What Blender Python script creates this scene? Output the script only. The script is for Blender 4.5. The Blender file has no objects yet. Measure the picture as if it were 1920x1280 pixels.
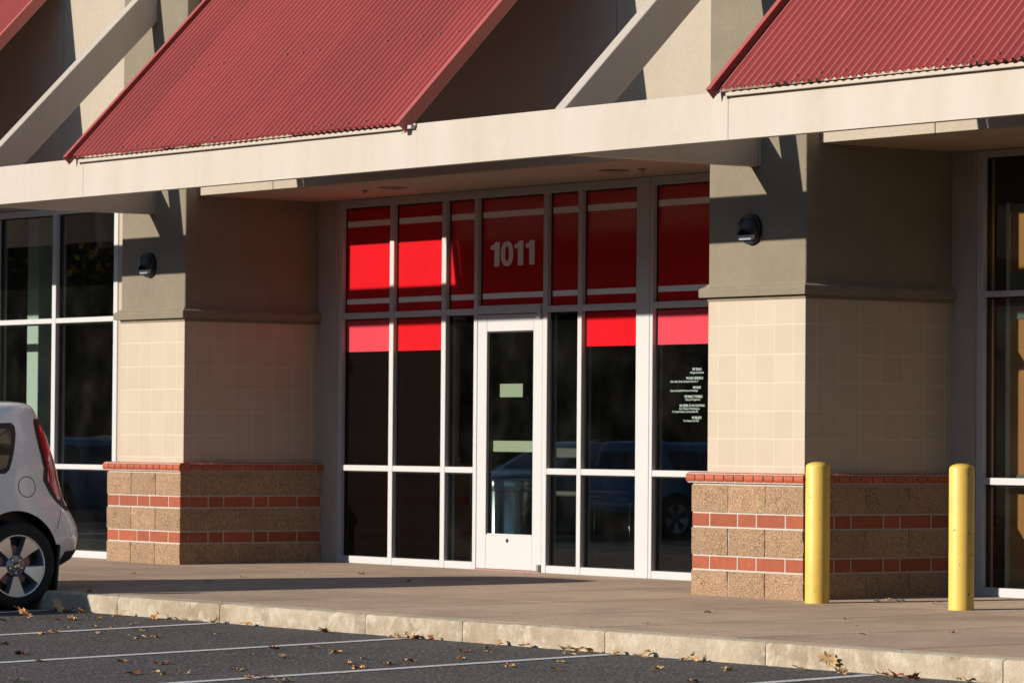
import bpy, bmesh, math, random
from mathutils import Vector, Matrix, noise
random.seed(7)
R = math.radians
scene = bpy.context.scene
COL = scene.collection

# ------------------------------------------------------------------ camera
cam_d = bpy.data.cameras.new('camera'); cam = bpy.data.objects.new('camera', cam_d); COL.objects.link(cam)
cr = Vector((0.59854127, 0.80105281, 0.0079214)); cu = Vector((0.01546179, -0.02143822, 0.99965061)); cw = Vector((-0.80094275, 0.59820966, 0.02521737))
cam.matrix_world = Matrix(((cr.x, cu.x, -cw.x, 20.49738), (cr.y, cu.y, -cw.y, -17.84201), (cr.z, cu.z, -cw.z, 1.08410), (0, 0, 0, 1)))
cam_d.sensor_width = 36.0; cam_d.lens = 137.184; cam_d.clip_start = 0.5; cam_d.clip_end = 2000
cam_d.dof.use_dof = True; cam_d.dof.focus_distance = 26.0; cam_d.dof.aperture_fstop = 7.1
scene.camera = cam
# ------------------------------------------------------------------ light
SM, SK = 0.262, 0.300            # sunlight travels along (SM, 1, -SK)
SUN_EL = math.atan(SK / math.hypot(SM, 1)); SUN_AZ = math.atan2(-SM, -1)
world = bpy.data.worlds.new('World'); scene.world = world; world.use_nodes = True
wn = world.node_tree.nodes; wl = world.node_tree.links
for n in list(wn): wn.remove(n)
wo = wn.new('ShaderNodeOutputWorld'); wb = wn.new('ShaderNodeBackground'); ws = wn.new('ShaderNodeTexSky')
ws.sky_type = 'NISHITA'; ws.sun_disc = False; ws.sun_elevation = SUN_EL; ws.sun_rotation = SUN_AZ
ws.altitude = 100; ws.air_density = 1.0; ws.dust_density = 0.15; ws.ozone_density = 2.5
wb.inputs['Strength'].default_value = 0.10
wl.new(ws.outputs[0], wb.inputs['Color']); wl.new(wb.outputs[0], wo.inputs['Surface'])
sun_d = bpy.data.lights.new('sun', 'SUN'); sun_d.energy = 5.0; sun_d.angle = R(0.55); sun_d.color = (1.0, 0.91, 0.80)
sun = bpy.data.objects.new('sun', sun_d); COL.objects.link(sun)
sun.rotation_euler = Vector((SM, 1, -SK)).to_track_quat('-Z', 'Y').to_euler(); sun.location = (-10, -30, 15)
scene.view_settings.view_transform = 'Standard'; scene.view_settings.look = 'None'
scene.view_settings.exposure = 0.20; scene.view_settings.gamma = 1.0; scene.view_settings.use_curve_mapping = False
scene.render.engine = 'CYCLES'
scene.cycles.max_bounces = 8; scene.cycles.transparent_max_bounces = 16
scene.cycles.caustics_reflective = False; scene.cycles.caustics_refractive = False

# ------------------------------------------------------------------ materials
def srgb(r, g, b):
    f = lambda c: (c / 255) / 12.92 if c / 255 <= 0.04045 else ((c / 255 + 0.055) / 1.055) ** 2.4
    return (f(r), f(g), f(b))
def nodes_of(name):
    m = bpy.data.materials.new(name); m.use_nodes = True
    nt = m.node_tree; b = nt.nodes['Principled BSDF']
    return m, nt, b
def mat(name, c, rough=0.8, var=0.0, vscale=3.0, c2=None, bump=0.0, bscale=60.0, metal=0.0, spec=0.5, coat=0.0, speck=None, spscale=120.0, per_obj=0.0, streak=False, drough=0.0, bdist=0.004, splo=0.55, sphi=0.66):
    m, nt, b = nodes_of(name); N = nt.nodes; L = nt.links
    b.inputs['Roughness'].default_value = rough; b.inputs['Metallic'].default_value = metal
    b.inputs['Specular IOR Level'].default_value = spec; b.inputs['Coat Weight'].default_value = coat
    b.inputs['Base Color'].default_value = (*c, 1); b.inputs['Diffuse Roughness'].default_value = drough
    if not (var or bump or speck or per_obj): return m
    geo = N.new('ShaderNodeNewGeometry'); pos = geo.outputs['Position']
    col = None
    def mix(a, bb, fac):
        x = N.new('ShaderNodeMix'); x.data_type = 'RGBA'
        for s, v in ((6, a), (7, bb)):
            if isinstance(v, tuple): x.inputs[s].default_value = (*v, 1)
            else: L.new(v, x.inputs[s])
        if isinstance(fac, float): x.inputs[0].default_value = fac
        else: L.new(fac, x.inputs[0])
        return x.outputs[2]
    def nz(scale, detail=5.0, rough_=0.6, sock=None):
        t = N.new('ShaderNodeTexNoise'); t.inputs['Scale'].default_value = scale; t.inputs['Detail'].default_value = detail; t.inputs['Roughness'].default_value = rough_
        L.new(sock or pos, t.inputs['Vector']); return t.outputs[0]
    def ramp(sock, lo, hi, a=0.0, bb=1.0):
        r = N.new('ShaderNodeMapRange'); r.inputs[1].default_value = lo; r.inputs[2].default_value = hi; r.inputs[3].default_value = a; r.inputs[4].default_value = bb
        L.new(sock, r.inputs[0]); return r.outputs[0]
    base = c
    if var:
        v = pos
        if streak:
            mp = N.new('ShaderNodeMapping'); mp.inputs['Scale'].default_value = (1, 1, 0.12); L.new(pos, mp.inputs['Vector']); v = mp.outputs[0]
        dark = c2 or tuple(x * (1 - var) for x in c)
        base = mix(base, dark, ramp(nz(vscale, sock=v), 0.38, 0.68))
        base = mix(base, tuple(min(1, x * (1 + var * 0.5)) for x in c), ramp(nz(vscale * 4.7), 0.5, 0.75, 0, 0.6))
    if speck:
        base = mix(base, speck, ramp(nz(spscale, 2.0), splo, sphi))
    if per_obj:
        oi = N.new('ShaderNodeObjectInfo')
        hs = N.new('ShaderNodeHueSaturation'); L.new(ramp(oi.outputs['Random'], 0, 1, 1 - per_obj, 1 + per_obj), hs.inputs['Value'])
        if isinstance(base, tuple): hs.inputs['Color'].default_value = (*base, 1)
        else: L.new(base, hs.inputs['Color'])
        base = hs.outputs[0]
    if not isinstance(base, tuple): L.new(base, b.inputs['Base Color'])
    if bump:
        bp = N.new('ShaderNodeBump'); bp.inputs['Strength'].default_value = min(1.0, bump); bp.inputs['Distance'].default_value = bdist * max(1.0, bump)
        L.new(nz(bscale, 4.0, 0.65), bp.inputs['Height']); L.new(bp.outputs[0], b.inputs['Normal'])
    return m
def glass_mat(name, tint):
    m, nt, b = nodes_of(name); N = nt.nodes; L = nt.links; N.remove(b)
    out = N['Material Output']
    tr = N.new('ShaderNodeBsdfTransparent'); tr.inputs[0].default_value = (*tint, 1)
    gl = N.new('ShaderNodeBsdfGlossy'); gl.inputs['Roughness'].default_value = 0.005; gl.inputs[0].default_value = (0.95, 0.97, 1.0, 1)
    geo = N.new('ShaderNodeNewGeometry'); dt = N.new('ShaderNodeVectorMath'); dt.operation = 'DOT_PRODUCT'
    L.new(geo.outputs['Normal'], dt.inputs[0]); L.new(geo.outputs['Incoming'], dt.inputs[1])
    def ma(op, a, b=None):
        n = N.new('ShaderNodeMath'); n.operation = op
        for i, q in enumerate((a, b)):
            if q is None: continue
            if isinstance(q, float): n.inputs[i].default_value = q
            else: L.new(q, n.inputs[i])
        return n.outputs[0]
    fr = ma('ADD', ma('MULTIPLY', ma('POWER', ma('SUBTRACT', 1.0, ma('ABSOLUTE', dt.outputs['Value'])), 5.0), 0.925), 0.075)
    mx = N.new('ShaderNodeMixShader'); L.new(fr, mx.inputs[0]); L.new(tr.outputs[0], mx.inputs[1]); L.new(gl.outputs[0], mx.inputs[2])
    df = N.new('ShaderNodeBsdfDiffuse'); df.inputs[0].default_value = (0.62, 0.58, 0.52, 1)
    t = N.new('ShaderNodeTexNoise'); t.inputs['Scale'].default_value = 3.0; t.inputs['Detail'].default_value = 6; L.new(geo.outputs['Position'], t.inputs['Vector'])
    t2 = N.new('ShaderNodeTexNoise'); t2.inputs['Scale'].default_value = 55.0; L.new(geo.outputs['Position'], t2.inputs['Vector'])
    smear = ma('MULTIPLY', ma('POWER', t.outputs[0], 3.0), 0.022); spots = ma('MULTIPLY', ma('GREATER_THAN', t2.outputs[0], 0.745), 0.05)
    m2 = N.new('ShaderNodeMixShader'); L.new(ma('ADD', smear, spots), m2.inputs[0]); L.new(mx.outputs[0], m2.inputs[1]); L.new(df.outputs[0], m2.inputs[2]); L.new(m2.outputs[0], out.inputs[0])
    return m

M = {}
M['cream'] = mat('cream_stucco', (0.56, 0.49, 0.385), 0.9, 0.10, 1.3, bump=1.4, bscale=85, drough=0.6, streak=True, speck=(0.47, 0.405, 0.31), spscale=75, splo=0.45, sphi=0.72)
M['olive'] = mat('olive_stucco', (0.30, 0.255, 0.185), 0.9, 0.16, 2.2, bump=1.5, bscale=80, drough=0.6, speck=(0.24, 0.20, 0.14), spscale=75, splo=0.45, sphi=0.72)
M['recess'] = mat('grey_beige_stucco', (0.47, 0.41, 0.34), 0.9, 0.06, 1.2, bump=0.6, bscale=140)
M['soffit'] = mat('soffit_paint', (0.50, 0.40, 0.29), 0.85, 0.05, 1.0, bump=0.4, bscale=140)
M['tile'] = mat('beige_tile', (0.49, 0.41, 0.315), 0.5, 0.05, 1.8, per_obj=0.03)
M['grout'] = mat('pale_grout', (0.62, 0.54, 0.43), 0.9)
M['block'] = mat('split_face_block', (0.34, 0.205, 0.115), 0.95, 0.35, 7, bump=2.2, bscale=85, speck=(0.62, 0.42, 0.255), spscale=95, per_obj=0.09, drough=0.8, bdist=0.007, splo=0.40, sphi=0.62)
M['brick'] = mat('red_brick', (0.41, 0.103, 0.044), 0.8, 0.20, 18, bump=0.5, bscale=160, per_obj=0.13, drough=0.5)
M['cap'] = mat('glazed_red_cap_brick', (0.41, 0.092, 0.040), 0.5, 0.15, 14, bump=0.2, bscale=120, per_obj=0.14)
M['mortar'] = mat('grey_mortar', (0.52, 0.48, 0.43), 0.95, 0.12, 14, bump=0.6, bscale=180)
M['steel'] = mat('cream_painted_steel', (0.50, 0.445, 0.385), 0.5, 0.07, 2.2, bump=0.06, bscale=30, c2=(0.45, 0.39, 0.315), streak=True)
M['red_metal'] = mat('red_painted_corrugated_metal', (0.44, 0.096, 0.085), 0.42, 0.16, 1.3, per_obj=0.07, c2=(0.37, 0.086, 0.078), streak=True)
M['red_trim'] = mat('red_painted_flashing', (0.43, 0.098, 0.086), 0.4, 0.06, 3)
M['screw'] = mat('zinc_screw', (0.40, 0.22, 0.20), 0.5, metal=0.3)
M['frame'] = mat('white_painted_aluminium', (0.56, 0.555, 0.55), 0.4, 0.03, 4)
M['black_part'] = mat('flat_black', (0.012, 0.012, 0.013), 0.6)
M['film_red'] = mat('red_window_film', (0.58, 0.012, 0.018), 0.10, 0.06, 2.0, spec=0.5, bump=0.02, bscale=6)
M['film_pink'] = mat('pinkish_red_window_film', (0.62, 0.060, 0.085), 0.12, 0.10, 2.5, spec=0.5, bump=0.02, bscale=6)  # paler and pinker than the main red film
M['film_white'] = mat('white_window_film', (0.92, 0.91, 0.90), 0.3, spec=0.4)
M['film_brown'] = mat('dark_brown_window_film', (0.0035, 0.0028, 0.002), 0.08, spec=0.4)
M['text'] = mat('pale_lettering', (0.50, 0.63, 0.55), 0.5)
M['glass'] = glass_mat('tinted_glass', (0.64, 0.70, 0.67))
M['door_glass'] = glass_mat('door_glass', (0.80, 0.84, 0.81))
M['paper'] = mat('paper_notice', (0.62, 0.66, 0.50), 0.8)
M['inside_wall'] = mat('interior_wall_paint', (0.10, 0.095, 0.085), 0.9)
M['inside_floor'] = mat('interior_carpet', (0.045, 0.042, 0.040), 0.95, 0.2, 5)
M['inside_green'] = mat('interior_partition_green', (0.16, 0.20, 0.18), 0.9)
M['mint'] = mat('mint_painted_post', (0.82, 0.93, 0.87), 0.6)
M['wood'] = mat('orange_wood_panel', (0.60, 0.235, 0.06), 0.5, 0.2, 3, streak=True)
M['steel_can'] = mat('brushed_stainless_steel', (0.72, 0.73, 0.72), 0.25, metal=0.85)
M['chrome'] = mat('chrome_tube', (0.8, 0.8, 0.8), 0.12, metal=1.0)
M['lamp_black'] = mat('black_powder_coat', (0.012, 0.013, 0.017), 0.35)
M['lens'] = mat('frosted_lens', (0.34, 0.35, 0.38), 0.45)
M['can_trim'] = mat('recessed_trim', (0.30, 0.26, 0.22), 0.4)
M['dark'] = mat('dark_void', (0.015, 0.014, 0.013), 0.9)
M['asphalt'] = mat('asphalt', (0.056, 0.052, 0.050), 0.9, 0.50, 0.8, bump=2.0, bscale=50, speck=(0.27, 0.245, 0.22), spscale=52, drough=1.0, bdist=0.008, splo=0.50, sphi=0.72)
M['paint'] = mat('worn_white_line_paint', (0.72, 0.71, 0.68), 0.8, 0.12, 6, bump=0.8, bscale=70, speck=(0.30, 0.29, 0.28), spscale=60)
M['concrete'] = mat('broom_finished_concrete', (0.47, 0.345, 0.245), 0.85, 0.30, 0.55, c2=(0.29, 0.205, 0.14), bump=1.4, bscale=60, per_obj=0.08, speck=(0.28, 0.205, 0.145), spscale=48, drough=1.0, bdist=0.006, splo=0.48, sphi=0.70)
M['joint'] = mat('concrete_joint', (0.24, 0.18, 0.13), 0.95)
M['kerb'] = mat('weathered_kerb_concrete', (0.55, 0.465, 0.345), 0.9, 0.35, 3.2, c2=(0.37, 0.285, 0.185), bump=1.8, bscale=60, speck=(0.63, 0.56, 0.44), spscale=11, drough=0.8, bdist=0.007, splo=0.5, sphi=0.70)
def bollard_mat():
    m = mat('yellow_bollard_paint', (0.79, 0.53, 0.105), 0.46, 0.12, 3, c2=(0.70, 0.44, 0.08))
    nt = m.node_tree; N = nt.nodes; L = nt.links; b = N['Principled BSDF']
    src = b.inputs['Base Color'].links[0].from_socket
    geo = N.new('ShaderNodeNewGeometry'); t = N.new('ShaderNodeTexNoise'); t.inputs['Scale'].default_value = 26; t.inputs['Detail'].default_value = 3
    L.new(geo.outputs['Position'], t.inputs['Vector'])
    r = N.new('ShaderNodeMapRange'); r.inputs[1].default_value = 0.70; r.inputs[2].default_value = 0.712; L.new(t.outputs[0], r.inputs[0])
    x = N.new('ShaderNodeMix'); x.data_type = 'RGBA'; L.new(r.outputs[0], x.inputs[0]); L.new(src, x.inputs[6]); x.inputs[7].default_value = (0.10, 0.05, 0.025, 1)
    L.new(x.outputs[2], b.inputs['Base Color']); return m
M['bollard'] = bollard_mat()
M['leaf'] = mat('dry_brown_leaf', (0.56, 0.29, 0.11), 0.7, 0.35, 30, per_obj=0.35)
M['leaf_pale'] = mat('dry_tan_leaf', (0.62, 0.40, 0.19), 0.7, 0.3, 30, per_obj=0.25)
M['leaf_rust'] = mat('rust_leaf', (0.36, 0.11, 0.035), 0.7, 0.3, 30, per_obj=0.3)
M['car_white'] = mat('white_car_paint', (0.90, 0.905, 0.92), 0.30, coat=1.0)
M['car_blue'] = mat('blue_car_paint', (0.06, 0.20, 0.42), 0.25, coat=1.0)
M['car_grey'] = mat('grey_car_paint', (0.30, 0.32, 0.36), 0.25, coat=1.0)
M['car_black'] = mat('black_plastic', (0.014, 0.014, 0.015), 0.45)
M['car_glass'] = mat('dark_car_glass', (0.03, 0.027, 0.024), 0.06, spec=0.7)
M['seam'] = mat('panel_gap', (0.05, 0.05, 0.06), 0.8)
M['tail_red'] = mat('red_tail_lens', (0.62, 0.010, 0.018), 0.15, coat=1.0)
M['tail_clear'] = mat('clear_tail_lens', (0.55, 0.50, 0.50), 0.1, coat=1.0)
M['headlight'] = mat('headlight_lens', (0.6, 0.62, 0.65), 0.1, coat=1.0)
M['tyre'] = mat('tyre_rubber', (0.012, 0.012, 0.013), 0.75, bump=0.2, bscale=90)
M['rim'] = mat('machined_alloy', (0.80, 0.78, 0.76), 0.34, metal=0.55)
M['rim_dark'] = mat('painted_alloy_pocket', (0.30, 0.33, 0.40), 0.35, metal=0.6)
M['bark'] = mat('tree_bark', (0.10, 0.075, 0.055), 0.95, 0.3, 6)
M['foliage'] = mat('autumn_foliage', (0.10, 0.10, 0.03), 0.8, 0.5, 0.5, c2=(0.18, 0.085, 0.022))
def leafy(m):
    nt = m.node_tree; N = nt.nodes; L = nt.links; b = N['Principled BSDF']; out = N['Material Output']
    tl = N.new('ShaderNodeBsdfTranslucent'); mx = N.new('ShaderNodeMixShader'); mx.inputs[0].default_value = 0.5
    L.new(b.inputs['Base Color'].links[0].from_socket, tl.inputs[0]); L.new(b.outputs[0], mx.inputs[1]); L.new(tl.outputs[0], mx.inputs[2]); L.new(mx.outputs[0], out.inputs[0])
leafy(M['foliage'])
M['ground'] = mat('bare_ground', (0.10, 0.09, 0.07), 0.95, 0.2, 0.3)

# ------------------------------------------------------------------ helpers
WLOC = {}
def link(name, mesh, parent=None, loc=(0, 0, 0), rot=None):
    """Link a mesh object; loc is in world coordinates (parents are never rotated at this point)."""
    o = bpy.data.objects.new(name, mesh); COL.objects.link(o)
    loc = Vector(loc); WLOC[o] = loc.copy()
    if parent is not None:
        o.parent = parent; o.location = loc - WLOC[parent]
    else: o.location = loc
    if rot: o.rotation_euler = rot
    return o
def thing(name, label, cat, loc=(0, 0, 0), group=None):
    o = bpy.data.objects.new(name, None); COL.objects.link(o); o.location = loc; WLOC[o] = Vector(loc); o.empty_display_size = 0.2
    return tag(o, label, cat, group)
def tag(o, label=None, cat=None, group=None, kind=None):
    if label: o['label'] = label
    if cat: o['category'] = cat
    if group: o['group'] = group
    if kind: o['kind'] = kind
    return o
def pydata(name, v, f, m, smooth=False):
    me = bpy.data.meshes.new(name); me.from_pydata([tuple(p) for p in v], [], f); me.materials.append(m)
    if smooth:
        for p in me.polygons: p.use_smooth = True
    me.update(); return me
def bm_mesh(name, bm, m, smooth=False):
    me = bpy.data.meshes.new(name); bm.normal_update(); bm.to_mesh(me); bm.free()
    for x in (m if isinstance(m, (list, tuple)) else [m]): me.materials.append(x)
    if smooth:
        for p in me.polygons: p.use_smooth = True
    return me
BOXF = [(0, 3, 2, 1), (4, 5, 6, 7), (0, 1, 5, 4), (1, 2, 6, 5), (2, 3, 7, 6), (3, 0, 4, 7)]
def add_box(bm, x0, x1, y0, y1, z0, z1, mi=0):
    v = [bm.verts.new(p) for p in ((x0, y0, z0), (x1, y0, z0), (x1, y1, z0), (x0, y1, z0), (x0, y0, z1), (x1, y0, z1), (x1, y1, z1), (x0, y1, z1))]
    for f in BOXF: bm.faces.new([v[i] for i in f]).material_index = mi
    return v
CACHE = {}
def box_mesh(w, d, h, m, bev=0.0):
    key = (round(w, 4), round(d, 4), round(h, 4), m.name, bev)
    if key in CACHE: return CACHE[key]
    bm = bmesh.new(); add_box(bm, -w / 2, w / 2, -d / 2, d / 2, -h / 2, h / 2)
    if bev: bmesh.ops.bevel(bm, geom=bm.edges[:], offset=bev, segments=1, affect='EDGES')
    CACHE[key] = bm_mesh('box_piece', bm, m); return CACHE[key]
def box(name, x0, x1, y0, y1, z0, z1, m, parent=None, bev=0.0):
    return link(name, box_mesh(x1 - x0, y1 - y0, z1 - z0, m, bev), parent, ((x0 + x1) / 2, (y0 + y1) / 2, (z0 + z1) / 2))
def prism(pts, axis, a, b):
    """closed outline pts (2D) extruded along axis from a to b -> verts, faces"""
    def P(p, t): return {'x': (t, p[0], p[1]), 'y': (p[0], t, p[1]), 'z': (p[0], p[1], t)}[axis]
    n = len(pts); v = [P(p, a) for p in pts] + [P(p, b) for p in pts]
    f = [(i, (i + 1) % n, n + (i + 1) % n, n + i) for i in range(n)] + [tuple(range(n))[::-1], tuple(range(n, 2 * n))]
    return v, f
def fix(me):
    bm = bmesh.new(); bm.from_mesh(me); bmesh.ops.recalc_face_normals(bm, faces=bm.faces); bm.to_mesh(me); bm.free(); return me
def lathe(profile, m, seg=32, name='lathe', axis='z', smooth=True):
    """profile of (r, h); spun about axis"""
    v, f = [], []
    n = len(profile)
    for s in range(seg):
        a = 2 * math.pi * s / seg
        for r, h in profile:
            p = (r * math.cos(a), r * math.sin(a), h)
            if axis == 'x': p = (h, p[0], p[1])
            if axis == 'y': p = (p[0], h, p[1])
            v.append(p)
    for s in range(seg):
        for i in range(n - 1):
            a, b = s * n + i, ((s + 1) % seg) * n + i
            f.append((a, b, b + 1, a + 1))
    me = pydata(name, v, f, m, smooth)
    bm = bmesh.new(); bm.from_mesh(me); bmesh.ops.remove_doubles(bm, verts=bm.verts, dist=1e-5); bmesh.ops.recalc_face_normals(bm, faces=bm.faces); bm.to_mesh(me); bm.free()
    if smooth: me.set_sharp_from_angle(angle=R(40))
    return me
def tube(points, r, m, seg=8, name='tube'):
    v, f = [], []
    pts = [Vector(p) for p in points]
    for i, p in enumerate(pts):
        d = (pts[min(i + 1, len(pts) - 1)] - pts[max(i - 1, 0)]).normalized()
        a = d.orthogonal().normalized(); b = d.cross(a)
        if i and abs(d.z) < 0.95: a = d.cross(Vector((0, 0, 1))).normalized(); b = d.cross(a)
        for s in range(seg):
            t = 2 * math.pi * s / seg; v.append(p + a * r * math.cos(t) + b * r * math.sin(t))
    for i in range(len(pts) - 1):
        for s in range(seg):
            f.append((i * seg + s, i * seg + (s + 1) % seg, (i + 1) * seg + (s + 1) % seg, (i + 1) * seg + s))
    f += [tuple(range(seg))[::-1], tuple(range((len(pts) - 1) * seg, len(pts) * seg))]
    return pydata(name, v, f, m, True)
def text_mesh(s, size, m, bold=0.0, extrude=0.0008, align='LEFT'):
    c = bpy.data.curves.new('lettering', 'FONT'); c.body = s; c.size = size; c.offset = bold; c.extrude = extrude; c.align_x = align; c.resolution_u = 3
    o = bpy.data.objects.new('tmp', c); COL.objects.link(o); bpy.context.view_layer.update()
    me = bpy.data.meshes.new_from_object(o.evaluated_get(bpy.context.evaluated_depsgraph_get()))
    bpy.data.objects.remove(o); bpy.data.curves.remove(c)
    me.materials.clear(); me.materials.append(m); return me
def text_on_wall(name, s, x, y, z, size, m, parent, bold=0.0, width=None, align='LEFT', height=None):
    me = text_mesh(s, size, m, bold, align=align)
    xs = [v.co.x for v in me.vertices]; zs = [v.co.y for v in me.vertices]
    sx = width / (max(xs) - min(xs)) if width else 1.0
    sz = height / (max(zs) - min(zs)) if height else 1.0
    x0 = min(xs) if width else 0
    for v in me.vertices: v.co = ((v.co.x - x0) * sx, -v.co.z, v.co.y * sz)
    return link(name, me, parent, (x, y, z))

# ------------------------------------------------------------------ ground, sidewalk, kerb
def gz(y): return -0.011 + 0.0068 * y                      # sidewalk falls to the kerb
def az(y): return -0.165 + 0.025 * (max(y, -14) + 3.6)     # car park falls away from the kerb
KY = -3.6
tag(link('ground', pydata('ground', [(-500, -500, -1.2), (500, -500, -1.2), (500, 500, -1.2), (-500, 500, -1.2)], [(0, 1, 2, 3)], M['ground'])), kind='structure')
v = []; ys = [KY + 0.05, -5, -8, -11, -14, -120]
for y in ys: v += [(-160, y, az(y)), (160, y, az(y))]
lot = tag(link('parking_lot', pydata('parking_lot', v, [(2 * i + 1, 2 * i, 2 * i + 2, 2 * i + 3) for i in range(len(ys) - 1)], M['asphalt'])), kind='structure')
STRIPES = [-6.24, -4.02, -1.80, 0.44, 2.52, 4.79, 7.0]
for x in STRIPES:
    y0, y1 = -3.68, -8.8; w = 0.05; vv = []; yy = [y0, -5, -8, y1]
    for y in yy: vv += [(x - w, y, az(y) + 0.004), (x + w, y, az(y) + 0.004)]
    link('parking_stripe', pydata('parking_stripe', vv, [(2 * i + 1, 2 * i, 2 * i + 2, 2 * i + 3) for i in range(3)], M['paint']), lot)
sw_v = [(-60, -3.5, gz(-3.5) - 0.02), (60, -3.5, gz(-3.5) - 0.02), (60, 2.0, gz(2.0) - 0.02), (-60, 2.0, gz(2.0) - 0.02)]
walk = tag(link('sidewalk', pydata('sidewalk', sw_v, [(0, 1, 2, 3)], M['joint'])), kind='structure')
XJ = [-0.72 + 1.37 * k for k in range(-11, 7)]; YJ = [-3.44, -1.65, -0.02, 1.62]
def slab(x0, x1, y0, y1, g=0.0065):
    bm = bmesh.new(); vs = add_box(bm, x0 + g, x1 - g, y0 + g, y1 - g, 0, 1)
    for i, p in enumerate(vs): p.co.z = gz(p.co.y) - (0.05 if i < 4 else 0.0)
    bmesh.ops.bevel(bm, geom=[e for e in bm.edges if all(q.co.z > gz(q.co.y) - 0.01 for q in e.verts)], offset=0.005, segments=1, affect='EDGES')
    link('slab', bm_mesh('slab', bm, M['concrete']), walk)
for i in range(len(XJ) - 1):
    for j in range(3): slab(XJ[i], XJ[i + 1], YJ[j], YJ[j + 1])
slab(-60, XJ[0], YJ[0], YJ[3]); slab(XJ[-1], 60, YJ[0], YJ[3])
# kerb stones with chipped edges
kerb = tag(link('kerb', pydata('kerb', [(-60, KY + 0.03, -0.30), (60, KY + 0.03, -0.30), (60, KY + 0.03, -0.052), (-60, KY + 0.03, -0.052), (-60, -3.45, -0.052), (60, -3.45, -0.052)], [(0, 1, 2, 3), (3, 2, 5, 4)], M['joint'])), kind='structure')
KJ = [-12.3, -10.6, -8.9, -7.3, -5.9, -4.6, -3.20, -1.86, -0.134, 0.929, 2.356, 3.81, 5.715, 7.4]
def kerb_piece(x0, x1):
    nx = max(2, int((x1 - x0) / 0.035)); prof = [(KY, -0.34), (KY, -0.165), (KY, -0.135), (KY, -0.105), (KY - 0.0, -0.078), (KY + 0.001, -0.050), (KY + 0.005, -0.0405), (KY + 0.02, -0.0365), (-3.53, -0.0362), (-3.446, -0.036)]
    v = []; f = []; n = len(prof)
    for i in range(nx + 1):
        x = x0 + 0.004 + (x1 - x0 - 0.008) * i / nx
        for j, (y, z) in enumerate(prof):
            q = Vector((x * 9, y * 9, z * 9)); d = noise.noise(q) * 0.004 + noise.noise(q * 4) * 0.003
            chip = max(0, noise.noise(Vector((x * 7.0, 3.1, 0))) - 0.22) * 0.05 + max(0, noise.noise(Vector((x * 23.0, 9.1, 0))) - 0.3) * 0.03
            c = {4: 0.25, 5: 0.7, 6: 1.0, 7: 0.6}.get(j, 0) * chip
            edge = 0.008 if i in (0, nx) else 0
            v.append((x, y + d + c + edge * (j < 8), z - c * 0.8 + (d * 0.3 if j > 4 else 0) - edge * 0.5 * (j > 5)))
    for i in range(nx):
        for j in range(n - 1): a = i * n + j; f.append((a, a + n, a + n + 1, a + 1))
    f += [tuple(range(n)), tuple(nx * n + j for j in range(n))[::-1]]
    me = fix(pydata('kerb_stone', v, f, M['kerb'], True)); me.set_sharp_from_angle(angle=R(50)); return me
for a, b in zip(KJ[:-1], KJ[1:]): link('kerb_stone', kerb_piece(a, b), kerb)
link('kerb_stone', kerb_piece(-14, KJ[0]), kerb)
box('kerb_run', -60, -14.0, KY, -3.446, -0.34, -0.036, M['kerb'], kerb); box('kerb_run', 7.4, 60, KY, -3.446, -0.34, -0.036, M['kerb'], kerb)

# ------------------------------------------------------------------ the building
YS = 1.50      # front face of the recessed window walls
YW = 0.21      # face of the upper wall
ZS = 3.18      # soffit height
PX = [-8.153, 0.0, 8.153]     # right-hand base corner of each pier
W = 1.219
bld = thing('commercial_building', 'low beige stucco shop building with brick based piers and aluminium windows', 'building', (-4, 1, 0))
# piers
def rough_block(w, d, h, seed, sides='FLR'):
    """split faced block: origin at centre of front face, front towards -y"""
    bm = bmesh.new(); g = 0.048
    nx = max(2, round(w / g)); nz_ = max(2, round(h / g)); ny = max(1, round(d / g))
    def grid(fn, a, b):
        vs = [[bm.verts.new(fn(i / a, j / b)) for j in range(b + 1)] for i in range(a + 1)]
        for i in range(a):
            for j in range(b): bm.faces.new((vs[i][j], vs[i + 1][j], vs[i + 1][j + 1], vs[i][j + 1]))
    X = lambda t: -w / 2 + w * t; Z = lambda t: -h / 2 + h * t; Y = lambda t: d * t
    grid(lambda s, t: (X(s), 0, Z(t)), nx, nz_)
    grid(lambda s, t: (w / 2, Y(s), Z(t)), ny, nz_)
    grid(lambda s, t: (-w / 2, Y(1 - s), Z(t)), ny, nz_)
    grid(lambda s, t: (X(s), Y(t), h / 2), nx, ny); grid(lambda s, t: (X(s), Y(1 - t), -h / 2), nx, ny)
    bmesh.ops.remove_doubles(bm, verts=bm.verts, dist=1e-4)
    for p in bm.verts:
        q = p.co * 11 + Vector((seed * 7.3, seed * 3.1, 0)); e = min(w / 2 - abs(p.co.x), h / 2 - abs(p.co.z))
        if p.co.y < d - 1e-3:
            amp = 0.007
            n = max(-0.006, min(0.0045, noise.noise(q) * amp + noise.noise(q * 3.1) * 0.005))
            rim = 0.0025 if e < 1e-3 else 0.0
            if abs(abs(p.co.x) - w / 2) < 1e-3:
                if 'R' in sides and p.co.x > 0: p.co.x += max(-0.006, n + 0.001 - rim)
                elif 'L' in sides and p.co.x < 0: p.co.x -= max(-0.006, n + 0.001 - rim)
            if p.co.y < 1e-3: p.co.y += n + rim - 0.002
    return bm_mesh('split_face_block', bm, M['block'])
BLK = {}
def block(w, d, h, sides):
    k = (round(w, 3), round(d, 3), round(h, 3), sides)
    if k not in BLK: BLK[k] = [rough_block(w, d, h, s, sides) for s in range(4 if w > 0.3 else 2)]
    return random.choice(BLK[k])
J = 0.006
COURSES = [('b', gz(0) - 0.02, 0.171), ('r', 0.171, 0.273), ('b', 0.273, 0.476), ('r', 0.476, 0.578), ('b', 0.578, 0.781)]
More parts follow.
